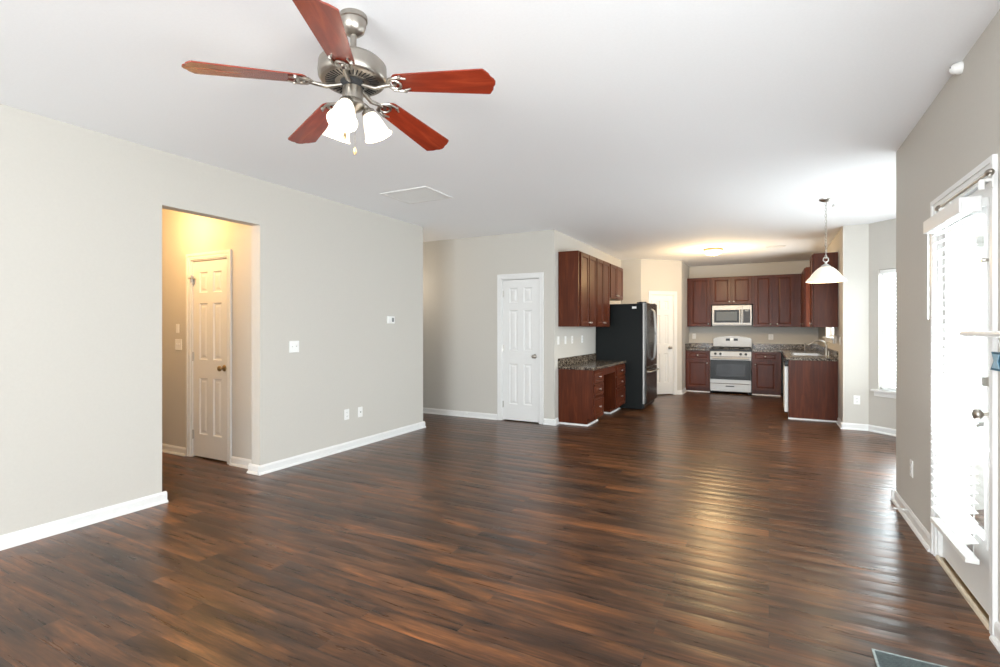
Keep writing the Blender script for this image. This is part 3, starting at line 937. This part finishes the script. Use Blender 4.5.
# desk side, left kitchen wall
XD = -2.115
dk = [('drawer', 0.02, 0.44, 0.585, 0.74), ('drawer', 0.02, 0.44, 0.405, 0.57), ('drawer', 0.02, 0.44, 0.105, 0.39)]
DD = XD - XK - 0.002
base_cabinet('cherry drawer cabinet at the near end of the desk', (XD, 6.72, 0), '+x', 0.46, DD, 0.765, dk, inset=0.085)
base_cabinet('cherry drawer cabinet between desk kneehole and fridge', (XD, 7.86, 0), '+x', 0.56, DD, 0.765, [(d[0], d[1], 0.54, d[3], d[4]) for d in dk], inset=0.085)
da = thing('desk_apron', 'thin cherry rail under the desk top between drawer cabinets', 'rail', (XD, 7.181, 0.66), FACE['+x'])
MB().box(0, 0.678, 0.0, 0.02, 0, 0.104).build('board', M_WOODH, da)
ct = thing('countertop', 'low speckled granite desk top beside the black fridge', 'countertop', (XK + 0.002, 6.70, 0.766))
MB().box(0, 0.53, 0, 1.73, 0, 0.036).build('slab', M_GRANITE, ct, bevel=0.004)
MB().box(0, 0.022, 0, 1.73, 0.036, 0.148).build('backsplash', M_GRANITE, ct, bevel=0.003)
for (nm, y0, y1, lb) in (('trim_8', 6.72, 7.18, 'near desk drawer cabinet'), ('trim_9', 7.86, 8.42, 'far desk drawer cabinet')):
    m = MB()
    prof = [(0, 0), (-0.016, 0), (-0.015, 0.011), (-0.007, 0.020), (0, 0.022)]
    m.prism(prof, 'x', -0.016, y1 - y0, trans(XD - 0.085, y0, 0) @ rotz(PI / 2))
    m.prism(prof, 'x', XK, XD - 0.069, trans(0, y0, 0))
    struct(m.build(nm, M_TRIM), 'white shoe moulding round the ' + lb, 'trim')

XUL = -2.325
upper_cabinet('tall cherry wall cabinet at the near end above the desk', (XUL, 6.72, 1.36), '+x', 0.79, 0.293, 1.05, [(0.07, 0.425, 0.398), (0.455, 0.775, 0.482)])
upper_cabinet('tall cherry wall cabinet above the desk next to the fridge', (XUL, 7.51, 1.36), '+x', 0.74, 0.293, 1.05, [(0.03, 0.36, 0.333), (0.38, 0.71, 0.407)])
upper_cabinet('short cherry wall cabinet above the fridge', (XUL, 8.25, 1.83), '+x', 0.86, 0.293, 0.58, [(0.03, 0.42, 0.39), (0.44, 0.83, 0.47)])

# ------------------------------------------------------------------ fridge
fr = thing('refrigerator', 'tall black french door refrigerator beside the desk', 'refrigerator', (-1.826, 8.45, 0), FACE['+x'])
FW = 0.89
MB().box(0, FW, 0.0, 0.785, 0.012, 1.740).build('body', M_FRSIDE, fr, bevel=0.004)
MB().box(0.02, FW - 0.02, -0.02, 0.03, 0.03, 0.09).build('kick_grille', M_BLACK, fr)
m = MB().box(0.02, FW - 0.02, 0.02, 0.10, 1.745, 1.765).box(0.04, 0.10, -0.05, 0.06, 1.757, 1.772).box(FW - 0.10, FW - 0.04, -0.05, 0.06, 1.757, 1.772)
m.build('hinge_cover', M_BLACK, fr, bevel=0.003)
for x0, x1 in ((0.002, FW / 2 - 0.002), (FW / 2 + 0.002, FW - 0.002)):
    dd = MB().box(x0, x1, -0.062, -0.006, 0.70, 1.755).build('door', M_BLKSTEEL, fr, bevel=0.008)
    hx_ = FW / 2 - 0.045 if x0 < 0.1 else FW / 2 + 0.045
    pts = [(hx_, -0.060, 0.80), (hx_, -0.100, 0.84)] + [(hx_, -0.100 - 0.022 * math.sin(PI * t / 8), 0.84 + 0.78 * t / 8) for t in range(1, 8)] + [(hx_, -0.100, 1.62), (hx_, -0.060, 1.66)]
    MB().tube(pts, 0.012, 10).build('handle', M_STEEL, dd, smooth=50)['label'] = 'bowed silver door handle'
dz = MB().box(0.002, FW - 0.002, -0.062, -0.006, 0.10, 0.692).build('freezer_drawer', M_BLKSTEEL, fr, bevel=0.008)
MB().tube([(0.06, -0.060, 0.62), (0.07, -0.105, 0.62), (FW / 2, -0.120, 0.62), (FW - 0.07, -0.105, 0.62), (FW - 0.06, -0.060, 0.62)], 0.012, 10).build('handle', M_STEEL, dz, smooth=50)['label'] = 'silver freezer handle'
MB().box(-0.001, 0.0025, -0.030, -0.004, 0.10, 1.755).build('edge_trim', M_STEEL, fr)['label'] = 'silver door edge strip'
m = MB().box(-0.0012, 0.001, 0.10, 0.17, 1.66, 1.695)
m.build('label_sticker', M_PLASTIC, fr)['label'] = 'small white sticker near the top of the side'
for x, y in ((0.06, 0.06), (FW - 0.06, 0.06), (0.06, 0.64), (FW - 0.06, 0.64)):
    MB().lathe([(0, 0), (0.02, 0), (0.018, 0.013), (0, 0.013)], 12, trans(x, y, 0)).build('foot', M_BLACK, fr)

# ------------------------------------------------------------------ range
rg = thing('gas_range', 'stainless gas range with black cooktop between base cabinets', 'range', (-1.081, 11.335, 0), 0)
RWD = 0.776
MB().box(0.004, RWD - 0.004, 0.03, 0.61, 0.04, 0.895).build('body', M_BLACK, rg)
for x, y in ((0.05, 0.08), (RWD - 0.05, 0.08), (0.05, 0.55), (RWD - 0.05, 0.55)):
    MB().lathe([(0, 0), (0.018, 0), (0.016, 0.042), (0, 0.042)], 10, trans(x, y, 0)).build('foot', M_BLACK, rg)
dr = MB().box(0.004, RWD - 0.004, 0.0, 0.03, 0.05, 0.205).build('drawer', M_STEEL, rg, bevel=0.004)
MB().box(0.30, 0.46, -0.003, 0.004, 0.145, 0.168).build('handle', M_BLACK, dr)['label'] = 'dark recessed grip'
od = MB().box(0.004, RWD - 0.004, -0.004, 0.03, 0.212, 0.752).build('oven_door', M_STEEL, rg, bevel=0.005)
MB().box(0.010, RWD - 0.010, -0.010, -0.003, 0.292, 0.690).build('glass', M_BLACK, od, bevel=0.002)
MB().box(0.12, RWD - 0.12, -0.012, -0.009, 0.35, 0.61).build('window', M_DARKGLASS, od)
m = MB().tube([(0.05, -0.050, 0.722), (RWD - 0.05, -0.050, 0.722)], 0.013, 12)
m.box(0.07, 0.10, -0.05, -0.002, 0.713, 0.731).box(RWD - 0.10, RWD - 0.07, -0.05, -0.002, 0.713, 0.731)
m.build('handle', M_STEEL, od, smooth=40)
MB().prism([(0.03, 0.758), (0.002, 0.760), (0.012, 0.862), (0.06, 0.875), (0.06, 0.758)], 'x', 0.004, RWD - 0.004).build('knob_panel', M_STEEL, rg, bevel=0.002)
for x in (0.105, 0.20, RWD - 0.20, RWD - 0.105):
    MB().lathe([(0, 0), (0.026, 0), (0.025, 0.010), (0.018, 0.012), (0.017, 0.032), (0, 0.033)], 16, trans(x, 0.006, 0.812) @ rotx(PI / 2 - 0.09)).build('knob', M_BLACK, rg, smooth=40)
MB().box(0.0, RWD, 0.004, 0.575, 0.893, 0.912).build('cooktop', M_BLACK, rg, bevel=0.004)
for cx in (0.20, RWD - 0.20):
    m = MB()
    x0, x1, y0, y1, zt = cx - 0.17, cx + 0.17, 0.05, 0.55, 0.945
    for yy in (y0, (y0 + y1) / 2, y1):
        m.box(x0, x1, yy - 0.006, yy + 0.006, zt - 0.012, zt)
    for xx in (x0, x1):
        m.box(xx - 0.006, xx + 0.006, y0, y1, zt - 0.012, zt)
    for yy in (y0 + 0.125, y1 - 0.125):
        m.box(x0, cx - 0.035, yy - 0.005, yy + 0.005, zt - 0.012, zt).box(cx + 0.035, x1, yy - 0.005, yy + 0.005, zt - 0.012, zt)
        m.box(cx - 0.005, cx + 0.005, yy - 0.11, yy - 0.03, zt - 0.012, zt).box(cx - 0.005, cx + 0.005, yy + 0.03, yy + 0.11, zt - 0.012, zt)
    for xx in (x0, x1):
        for yy in (y0, y1):
            m.box(xx - 0.008, xx + 0.008, yy - 0.008, yy + 0.008, 0.910, zt)
    m.build('grate', M_IRON, rg)
    for yy in (y0 + 0.125, y1 - 0.125):
        MB().lathe([(0, 0), (0.045, 0), (0.043, 0.010), (0.030, 0.012), (0.028, 0.020), (0, 0.021)], 18, trans(cx, yy, 0.911)).build('burner', M_IRON, rg, smooth=40)
# arched backguard
n = 14
poly = [(0.012, 0.905), (RWD - 0.012, 0.905)] + [(RWD - 0.012 - (RWD - 0.024) * t / n, 1.115 + 0.062 * math.sin(PI * t / n) ** 0.7) for t in range(n + 1)]
bgd = MB().prism(poly, 'y', 0.560, 0.615).build('backguard', M_STEEL, rg, bevel=0.004)
for xa in (-0.125, 0.030):
    MB().box(RWD / 2 + xa, RWD / 2 + xa + 0.08, 0.556, 0.561, 1.068, 1.118).build('display', M_BLACK, bgd)
MB().box(RWD / 2 - 0.035, RWD / 2 + 0.020, 0.5565, 0.561, 1.09, 1.12).build('clock_bezel', M_PEWTER, bgd)

# ------------------------------------------------------------------ microwave
mw = thing('microwave_oven', 'stainless over the range microwave under the short wall cabinet', 'microwave', (-1.062, 11.565, 1.392), 0)
MWW, MWH = 0.755, 0.420
MB().box(0, MWW, 0.0, 0.40, 0, MWH).build('body', M_STEEL, mw, bevel=0.003)
dd = MB().box(0.004, 0.575, -0.022, -0.001, 0.018, MWH - 0.006).build('door', M_STEEL, mw, bevel=0.004)
MB().box(0.045, 0.520, -0.025, -0.021, 0.060, 0.325).build('window_frame', M_BLACK, dd, bevel=0.004)
MB().box(0.088, 0.478, -0.027, -0.0245, 0.102, 0.284).build('window', simple('grey_mesh_window', (0.13, 0.14, 0.14), 0.25, 0, 0.06, 200, spec=0.15), dd)
m = MB().tube([(0.548, -0.055, 0.06), (0.548, -0.058, 0.19), (0.548, -0.055, 0.33)], 0.011, 10)
m.box(0.541, 0.555, -0.055, -0.020, 0.065, 0.08).box(0.541, 0.555, -0.055, -0.020, 0.31, 0.325)
m.build('handle', M_STEEL, dd, smooth=40)
cp = MB().box(0.580, MWW - 0.004, -0.022, -0.001, 0.018, MWH - 0.006).build('control_panel', M_STEEL, mw, bevel=0.003)
MB().box(0.592, MWW - 0.030, -0.025, -0.021, 0.055, 0.330).build('keypad', M_PANEL, cp, bevel=0.002)
MB().box(0.625, MWW - 0.060, -0.0265, -0.0245, 0.288, 0.315).build('display', M_GREYPL, cp)
MB().box(0.02, MWW - 0.02, 0.02, 0.36, -0.006, 0.001).build('vent_grille', M_BLACK, mw)

# ------------------------------------------------------------------ ceiling fan
FX, FY = -1.602, 1.668
fan = thing('ceiling_fan', 'five blade ceiling fan with pewter motor and lit glass shades', 'ceiling fan', (FX, FY, 0))
MB().lathe([(0, 2.70), (0.058, 2.70), (0.060, 2.692), (0.060, 2.680), (0.055, 2.676), (0.053, 2.655), (0.046, 2.632), (0.030, 2.618), (0.018, 2.614), (0, 2.614)], 32).build('canopy', M_PEWTER, fan, smooth=45)
MB().lathe([(0, 2.62), (0.0135, 2.62), (0.0135, 2.49), (0, 2.49)], 16).build('downrod', M_PEWTER, fan, smooth=45)
MB().lathe([(0, 2.535), (0.020, 2.535), (0.030, 2.520), (0.055, 2.510), (0.100, 2.504), (0.128, 2.494), (0.143, 2.478), (0.145, 2.440), (0.143, 2.420), (0.136, 2.410), (0.128, 2.404), (0, 2.404)], 48).build('motor_housing', M_PEWTER, fan, smooth=40)
m = MB()
for k in range(40):
    a = 2 * PI * k / 40
    m.box(0.074, 0.114, -0.0022, 0.0022, 2.402, 2.4045, rotz(a))
m.build('vent_slots', M_SHADOW, fan)['label'] = 'ring of dark cooling slots under the motor'
MB().lathe([(0, 2.404), (0.052, 2.404), (0.050, 2.390), (0.042, 2.380), (0, 2.380)], 32).build('flywheel', M_SHADOW, fan, smooth=40)
MB().lathe([(0, 2.384), (0.040, 2.384), (0.043, 2.376), (0.043, 2.325), (0.050, 2.318), (0.052, 2.300), (0.040, 2.288), (0.018, 2.276), (0.010, 2.262), (0, 2.260)], 32).build('light_hub', M_PEWTER, fan, smooth=40)

R_TIP = 0.640
W_TIP = 0.0735
PH0 = math.radians(-128.97)
PITCH = math.radians(-10.6)
ZB = 2.401
DROOP = math.atan(0.1046)


def blade_outline():
    r0, r1 = 0.185, R_TIP
    w0, w1 = 0.052, W_TIP       # half widths at root and tip
    pts = []
    for k in range(9):          # rounded root
        a = PI / 2 + PI * k / 8
        pts.append((r0 + 0.035 + 0.035 * math.cos(a), w0 * math.sin(a)))
    pts += [(r1 - 0.042, -w1), (r1 - 0.036, -w1 + 0.002), (r1 - 0.018, -w1 * 0.62), (r1 - 0.014, -w1 * 0.40), (r1 - 0.004, -w1 * 0.22), (r1, 0), (r1 - 0.004, w1 * 0.22), (r1 - 0.014, w1 * 0.40),
            (r1 - 0.018, w1 * 0.62), (r1 - 0.036, w1 - 0.002), (r1 - 0.042, w1)]
    return pts


for k in range(5):
    a = PH0 + 2 * PI * k / 5
    Mx = trans(0, 0, ZB) @ rotz(a) @ roty(DROOP) @ rotx(PITCH)
    o = MB().prism(blade_outline(), 'z', -0.003, 0.003).build('blade', M_BLADE, fan, bevel=0.001)
    o.matrix_basis = Mx
    # cast blade iron: stem from the motor, forked plate under the blade
    m = MB()
    m.tube([(0.045, 0, -0.006), (0.08, 0, -0.014), (0.112, 0.004, -0.022), (0.145, 0.0, -0.016), (0.18, 0, -0.010)], [0.009, 0.010, 0.010, 0.009, 0.008], 8)
    ring = [(0.200 + 0.026 * math.cos(t), 0.026 * math.sin(t), -0.0085) for t in [2 * PI * q / 16 for q in range(16)]]
    m.tube(ring, 0.0055, 6, closed=True)
    m.tube([(0.165, 0.0, -0.009), (0.185, 0.035, -0.0085), (0.225, 0.042, -0.0075), (0.26, 0.030, -0.006)], [0.006, 0.006, 0.006, 0.004], 6)
    m.tube([(0.165, 0.0, -0.009), (0.185, -0.035, -0.0085), (0.225, -0.042, -0.0075), (0.26, -0.030, -0.006)], [0.006, 0.006, 0.006, 0.004], 6)
    for px, py in ((0.200, 0.0), (0.235, 0.041), (0.235, -0.041)):
        m.lathe([(0, -0.014), (0.007, -0.013), (0.008, -0.009), (0.008, -0.003), (0, -0.003)], 10, trans(px, py, 0))
    bi = m.build('blade_iron', M_PEWTER, o, smooth=50)
    bi['label'] = 'cast pewter blade iron'

# three bell glass shades
for deg in (-66, 50, 170):
    a = math.radians(deg)
    arm = MB().tube([(0.030, 0, 2.315), (0.048, 0, 2.312), (0.062, 0, 2.300), (0.068, 0, 2.284)], [0.012, 0.012, 0.014, 0.018], 10)
    arm_o = arm.build('light_arm', M_PEWTER, fan, smooth=50)
    arm_o.matrix_basis = rotz(a)
    Sx = rotz(a) @ trans(0.068, 0, 2.285) @ roty(math.radians(-24)) @ rotx(PI)     # shade axis points down and outwards
    prof_o = [(0.026, 0.0), (0.029, 0.012), (0.037, 0.030), (0.044, 0.055), (0.049, 0.080), (0.056, 0.100), (0.062, 0.110)]
    prof_i = [(r - 0.003, z) for r, z in prof_o[::-1]]
    s = MB().lathe(prof_o + prof_i, 28, None, close=False)
    s = s.build('shade', M_FROST, fan, smooth=60)
    s.matrix_basis = Sx
    s['label'] = 'frosted bell glass shade, lit'
    b = MB().lathe([(0, 0.012), (0.013, 0.014), (0.014, 0.030), (0.024, 0.050), (0.028, 0.066), (0.024, 0.082), (0.012, 0.092), (0, 0.094)], 18).build('bulb', M_BULB, s, smooth=60)
    cap = MB().lathe([(0, -0.012), (0.020, -0.012), (0.029, -0.004), (0.030, 0.010), (0.026, 0.012), (0, 0.012)], 20).build('socket_cup', M_PEWTER, s, smooth=50)
    p = Sx @ Vector((0, 0, 0.135))
    point_light('fan_lamp', (FX + p.x, FY + p.y, p.z), 3, SOFTWARM, 0.03)
for (cx, cy, zt, zb) in ((-0.030, -0.012, 2.27, 2.185), (0.012, 0.006, 2.265, 2.115)):
    m = MB()
    z = zt
    while z > zb:
        m.lathe([(0, 0.0018), (0.0016, 0.0008), (0.0016, -0.0008), (0, -0.0018)], 6, trans(cx, cy, z))
        z -= 0.0042
    pc = m.build('pull_chain', M_PEWTER, fan)
    MB().lathe([(0, 0.004), (0.004, 0.002), (0.006, -0.012), (0.007, -0.020), (0.004, -0.028), (0, -0.029)], 12, trans(cx, cy, zb)).build('fob', M_BRONZE, pc, smooth=50)

# the fan hangs a little askew from its ball joint
_n = Vector((-0.0200, 0.0401, 1)).normalized()
TILT = trans(0, 0, 2.62) @ Vector((0, 0, 1)).rotation_difference(_n).to_matrix().to_4x4() @ trans(0, 0, -2.62)
for ch in fan.children:
    if not ch.name.startswith('canopy'):
        ch.matrix_basis = TILT @ ch.matrix_basis

# ------------------------------------------------------------------ kitchen ceiling light
kl = thing('flush_ceiling_light', 'round lit dome light on the kitchen ceiling', 'ceiling light', (-0.85, 9.47, H))
MB().lathe([(0, 0), (0.150, 0), (0.158, -0.010), (0.158, -0.028), (0.148, -0.034), (0, -0.034)], 36).build('pan', M_BRONZE, kl, smooth=40)
MB().lathe([(0.146, -0.030), (0.145, -0.045), (0.128, -0.075), (0.095, -0.098), (0.050, -0.110), (0, -0.113)], 36, close=False).build('dome', M_DOME, kl, smooth=60)
MB().lathe([(0, -0.110), (0.010, -0.112), (0.010, -0.122), (0.005, -0.130), (0, -0.131)], 12).build('finial', M_BRONZE, kl, smooth=50)
point_light('kitchen_lamp', (-0.85, 9.47, H - 0.40), 60, (1.0, 0.68, 0.33), 0.20)

# pendant over the breakfast bay
pl = thing('pendant_light', 'alabaster bowl pendant hanging on a chain before the bay', 'pendant light', (0.53, 6.36, 0))
MB().lathe([(0, 2.70), (0.062, 2.70), (0.060, 2.688), (0.040, 2.676), (0.012, 2.668), (0, 2.668)], 28).build('canopy', M_NICKEL, pl, smooth=45)
m = MB()
z = 2.668
i = 0
while z > 2.09:
    pts = [(0.0095 * math.cos(t), 0, z - 0.019 + 0.019 * math.sin(t)) for t in [2 * PI * q / 10 for q in range(10)]]
    if i % 2:
        pts = [(0, p[0], p[2]) for p in pts]
    m.tube(pts, 0.0026, 5, closed=True)
    z -= 0.031
    i += 1
m.tube([(0.004, 0.004, 2.67), (0.004, -0.003, 2.4), (0.003, 0.003, 2.08)], 0.002, 5)
m.build('chain', M_NICKEL, pl)
m = MB()
pts = [(0.024 * math.cos(t), 0, 2.062 + 0.026 * math.sin(t)) for t in [2 * PI * q / 16 for q in range(16)]]
m.tube(pts, 0.0055, 8, closed=True)
m.lathe([(0, 2.040), (0.012, 2.038), (0.010, 2.022), (0.026, 2.008), (0.044, 1.994), (0.048, 1.984), (0, 1.984)], 24)
m.build('fitter', M_NICKEL, pl, smooth=50)
po = [(0.036, 1.990), (0.062, 1.978), (0.093, 1.952), (0.120, 1.920), (0.143, 1.885), (0.166, 1.858), (0.182, 1.842), (0.184, 1.832)]
pi_ = [(r - 0.005, z - 0.003) for r, z in po[::-1]]
MB().lathe(po + pi_, 44, close=False).build('bowl_shade', M_ALABASTER, pl, smooth=60)['label'] = 'glowing alabaster glass bowl, open below'
MB().lathe([(0, 1.985), (0.016, 1.983), (0.016, 1.955), (0.028, 1.925), (0.030, 1.905), (0.022, 1.885), (0, 1.878)], 18).build('bulb', M_BULB, pl, smooth=60)
point_light('pendant_lamp', (0.53, 6.36, 1.85), 5, (1.0, 0.74, 0.42), 0.035)

# hallway lamp (its glow fills the passage behind the opening) and a dome added for the corridor
for lx, ly, lb in ((-5.15, 2.72, 'round dome light on the ceiling of the hallway behind the opening'), (-5.0, 6.08, 'added round dome light on the ceiling of the corridor past the left wall')):
    hl = thing('unseen_ceiling_light', lb, 'ceiling light', (lx, ly, H))
    MB().lathe([(0, 0), (0.12, 0), (0.125, -0.012), (0.12, -0.026), (0, -0.026)], 30).build('pan', M_BRONZE, hl, smooth=40)
    MB().lathe([(0.116, -0.024), (0.112, -0.045), (0.08, -0.075), (0.04, -0.088), (0, -0.09)], 30, close=False).build('dome', M_DOME, hl, smooth=60)
point_light('corridor_fill', (-5.0, 6.08, H - 0.75), 6.5, (1.0, 0.84, 0.66), 0.08)  # unseen lamp added to brighten the corridor and far wall
point_light('hallway_lamp', (-5.15, 2.72, H - 0.32), 31, (1.0, 0.59, 0.23), 0.06)


# ------------------------------------------------------------------ small things on ceiling, walls and floor
def louvre(name, label, cat, loc, sx, sy, n, mat, slot=M_SHADOW, rz=0.0, border=0.03, th=0.012):
    o = thing(name, label, cat, loc, rz)
    m = MB()
    m.box(-sx / 2, sx / 2, -sy / 2, -sy / 2 + border, -th, 0).box(-sx / 2, sx / 2, sy / 2 - border, sy / 2, -th, 0)
    m.box(-sx / 2, -sx / 2 + border, -sy / 2 + border, sy / 2 - border, -th, 0).box(sx / 2 - border, sx / 2, -sy / 2 + border, sy / 2 - border, -th, 0)
    m.build('frame', mat, o, bevel=0.003)
    m = MB()
    step = (sy - 2 * border) / n
    for i in range(n):
        y = -sy / 2 + border + (i + 0.5) * step
        m.prism([(y - step * 0.46, -0.002), (y + step * 0.30, -th + 0.001), (y + step * 0.36, -th + 0.003), (y - step * 0.38, 0.0)], 'x', -sx / 2 + border, sx / 2 - border)
    m.build('louvres', mat, o)
    MB().box(-sx / 2 + border, sx / 2 - border, -sy / 2 + border, sy / 2 - border, -0.0015, -0.0005).build('backing', slot, o)
    return o


M_VENTBACK = simple('pale_vent_recess', (0.45, 0.45, 0.44), 0.7, var=0.03)
louvre('ceiling_vent', 'large white return air grille on the ceiling beyond the fan', 'vent', (-3.19, 4.22, H), 0.57, 0.47, 14, M_TRIM, M_VENTBACK, 0, 0.028, 0.010)
louvre('ceiling_vent', 'small white supply vent on the ceiling beside the pendant', 'vent', (0.775, 6.72, H), 0.30, 0.15, 5, M_TRIM, M_VENTBACK, 0, 0.022, 0.010)
louvre('ceiling_vent', 'small supply vent on the kitchen ceiling', 'vent', (0.10, 9.65, H), 0.30, 0.15, 5, M_TRIM, M_VENTBACK, 0, 0.022, 0.010)

fv = louvre('floor_register', 'metal floor register in the planks near the patio door', 'vent', (0.530, 2.535, 0.0), 0.305, 0.14, 12, M_REGISTER, M_REGISTER, PI, 0.010, -0.005)

ms = thing('ceiling_sensor', 'small round white sensor high on the right wall at the ceiling', 'sensor', (XR, 3.40, 2.668), -PI / 2)
MB().lathe([(0, 0), (0.030, 0), (0.031, 0.010), (0.028, 0.020), (0, 0.020)], 24, rotx(PI / 2)).build('base', M_PLASTIC, ms, smooth=40)
MB().lathe([(0.027, 0.018), (0.026, 0.032), (0.018, 0.044), (0.008, 0.049), (0, 0.050)], 24, rotx(PI / 2), close=False).build('lens', M_PLASTIC, ms, smooth=60)
MB().lathe([(0, 0.0), (0.0045, 0.0), (0.003, 0.004), (0, 0.004)], 10, trans(0.010, -0.046, 0.006) @ rotx(PI / 2)).build('indicator', M_GREYPL, ms)


def wall_plate(name, label, cat, loc, face, kind, w=0.072, h=0.115, group=None):
    o = thing(name, label, cat, loc, FACE[face] if isinstance(face, str) else face, group)
    MB().box(-w / 2, w / 2, -0.006, 0, -h / 2, h / 2).build('plate', M_PLASTIC, o, bevel=0.003)
    if kind == 'outlet':
        for dz in (-0.021, 0.021):
            s = MB().box(-0.017, 0.017, -0.0085, -0.005, dz - 0.015, dz + 0.015).build('socket', M_PLASTIC, o, bevel=0.002)
            MB().box(-0.009, -0.006, -0.0092, -0.008, dz - 0.005, dz + 0.007).box(0.006, 0.009, -0.0092, -0.008, dz - 0.005, dz + 0.007).box(-0.002, 0.002, -0.0092, -0.008, dz - 0.011, dz - 0.007).build('slot', M_GREYPL, s)
    elif kind == 'switch':
        xs = [0] if w < 0.1 else [-0.023, 0.023]
        for x in xs:
            s = MB().box(x - 0.006, x + 0.006, -0.007, -0.005, -0.014, 0.014)
            s.prism([(-0.006, -0.006), (-0.016, 0.004), (-0.016, 0.010), (-0.006, 0.012)], 'x', x - 0.0045, x + 0.0045)
            s.build('toggle', M_PLASTIC, o, bevel=0.001)
    elif kind == 'rocker':
        MB().prism([(-0.006, -0.033), (-0.0075, -0.033), (-0.011, 0.033), (-0.006, 0.033)], 'x', -0.017, 0.017).build('rocker', M_PLASTIC, o, bevel=0.001)
    elif kind == 'jack':
        MB().lathe([(0, 0.0), (0.008, 0.0), (0.007, 0.008), (0, 0.008)], 12, trans(0, -0.005, 0) @ rotx(PI / 2)).build('jack', M_STEEL, o)
    return o


wall_plate('light_switch', 'white double light switch plate on the left wall', 'light switch', (XL, 3.481, 1.157), '+x', 'switch', 0.116, 0.115)
th = thing('thermostat', 'small white thermostat with grey screen high on the left wall', 'thermostat', (XL, 4.913, 1.440), FACE['+x'])
MB().box(-0.062, 0.062, -0.026, 0, -0.045, 0.045).build('body', M_PLASTIC, th, bevel=0.006)
MB().box(0.005, 0.045, -0.0275, -0.025, -0.024, 0.026).build('screen', M_GREYPL, th, bevel=0.001)
wall_plate('wall_outlet', 'white outlet low on the left wall, nearer of the pair', 'outlet', (XL, 4.185, 0.388), '+x', 'outlet')
wall_plate('wall_jack', 'white cable jack plate low on the left wall, farther of the pair', 'outlet', (XL, 4.395, 0.385), '+x', 'jack')
wall_plate('wall_outlet', 'white outlet low on the right wall before the bay corner', 'outlet', (XR, 4.425, 0.375), '-x', 'outlet')
wall_plate('wall_outlet', 'white outlet low on the pale wall beside the sink counter', 'outlet', (1.022, 8.13, 0.393), '-y', 'outlet')
wall_plate('light_switch', 'single switch in the hallway, upper of two beside the door', 'light switch', (-5.56, 3.2, 1.335), '-y', 'rocker', 0.055, 0.095)
wall_plate('light_switch', 'double switch plate in the hallway below the single one', 'light switch', (-5.545, 3.2, 1.165), '-y', 'switch', 0.116, 0.115)
for (y, kd, w, lb) in ((6.72, 'switch', 0.072, 'white switch plate above the desk nearest the closet wall'), (7.00, 'switch', 0.072, 'second white plate above the desk from the closet wall'),
                       (7.29, 'outlet', 0.072, 'third white plate above the desk from the closet wall'), (7.75, 'outlet', 0.072, 'white outlet above the desk nearest the fridge')):
    wall_plate('light_switch' if kd == 'switch' else 'wall_outlet', lb, 'light switch' if kd == 'switch' else 'outlet', (XK, y, 1.165), '+x', kd, w)
wall_plate('wall_outlet', 'white outlet above the granite left of the range', 'outlet', (-1.465, 11.97, 1.16), '-y', 'outlet')
wall_plate('wall_outlet', 'white outlet above the granite right of the range', 'outlet', (0.035, 11.97, 1.155), '-y', 'outlet', 0.09)
wall_plate('light_switch', 'white switch plate on the sink wall near the bay corner', 'light switch', (XR, 8.42, 1.16), '-x', 'rocker')
wall_plate('wall_outlet', 'white outlet on the sink wall beside the window', 'outlet', (XR, 8.92, 1.17), '-x', 'outlet')


def door_stop(label, loc, rz):
    o = thing('door_stop', label, 'door stop', loc, rz)
    m = MB()
    m.lathe([(0, 0), (0.012, 0), (0.010, 0.006), (0.004, 0.008), (0.0035, 0.060), (0, 0.060)], 12, rotx(PI / 2))
    for i in range(9):
        m.lathe([(0.0035, 0), (0.0062, 0.0015), (0.0035, 0.003)], 10, trans(0, -0.010 - i * 0.0055, 0) @ rotx(PI / 2), close=False)
    m.build('spring', M_PLASTIC, o, smooth=40)
    MB().lathe([(0, 0), (0.008, 0), (0.009, 0.008), (0.007, 0.014), (0, 0.015)], 12, trans(0, -0.058, 0) @ rotx(PI / 2)).build('tip', M_PLASTIC, o, smooth=50)
    return o


door_stop('white spring door stop on the baseboard of the right wall', (XR - 0.0135, 4.52, 0.058), -PI / 2)
door_stop('white spring door stop on the far wall baseboard', (-4.02, YF - 0.0135, 0.058), 0)
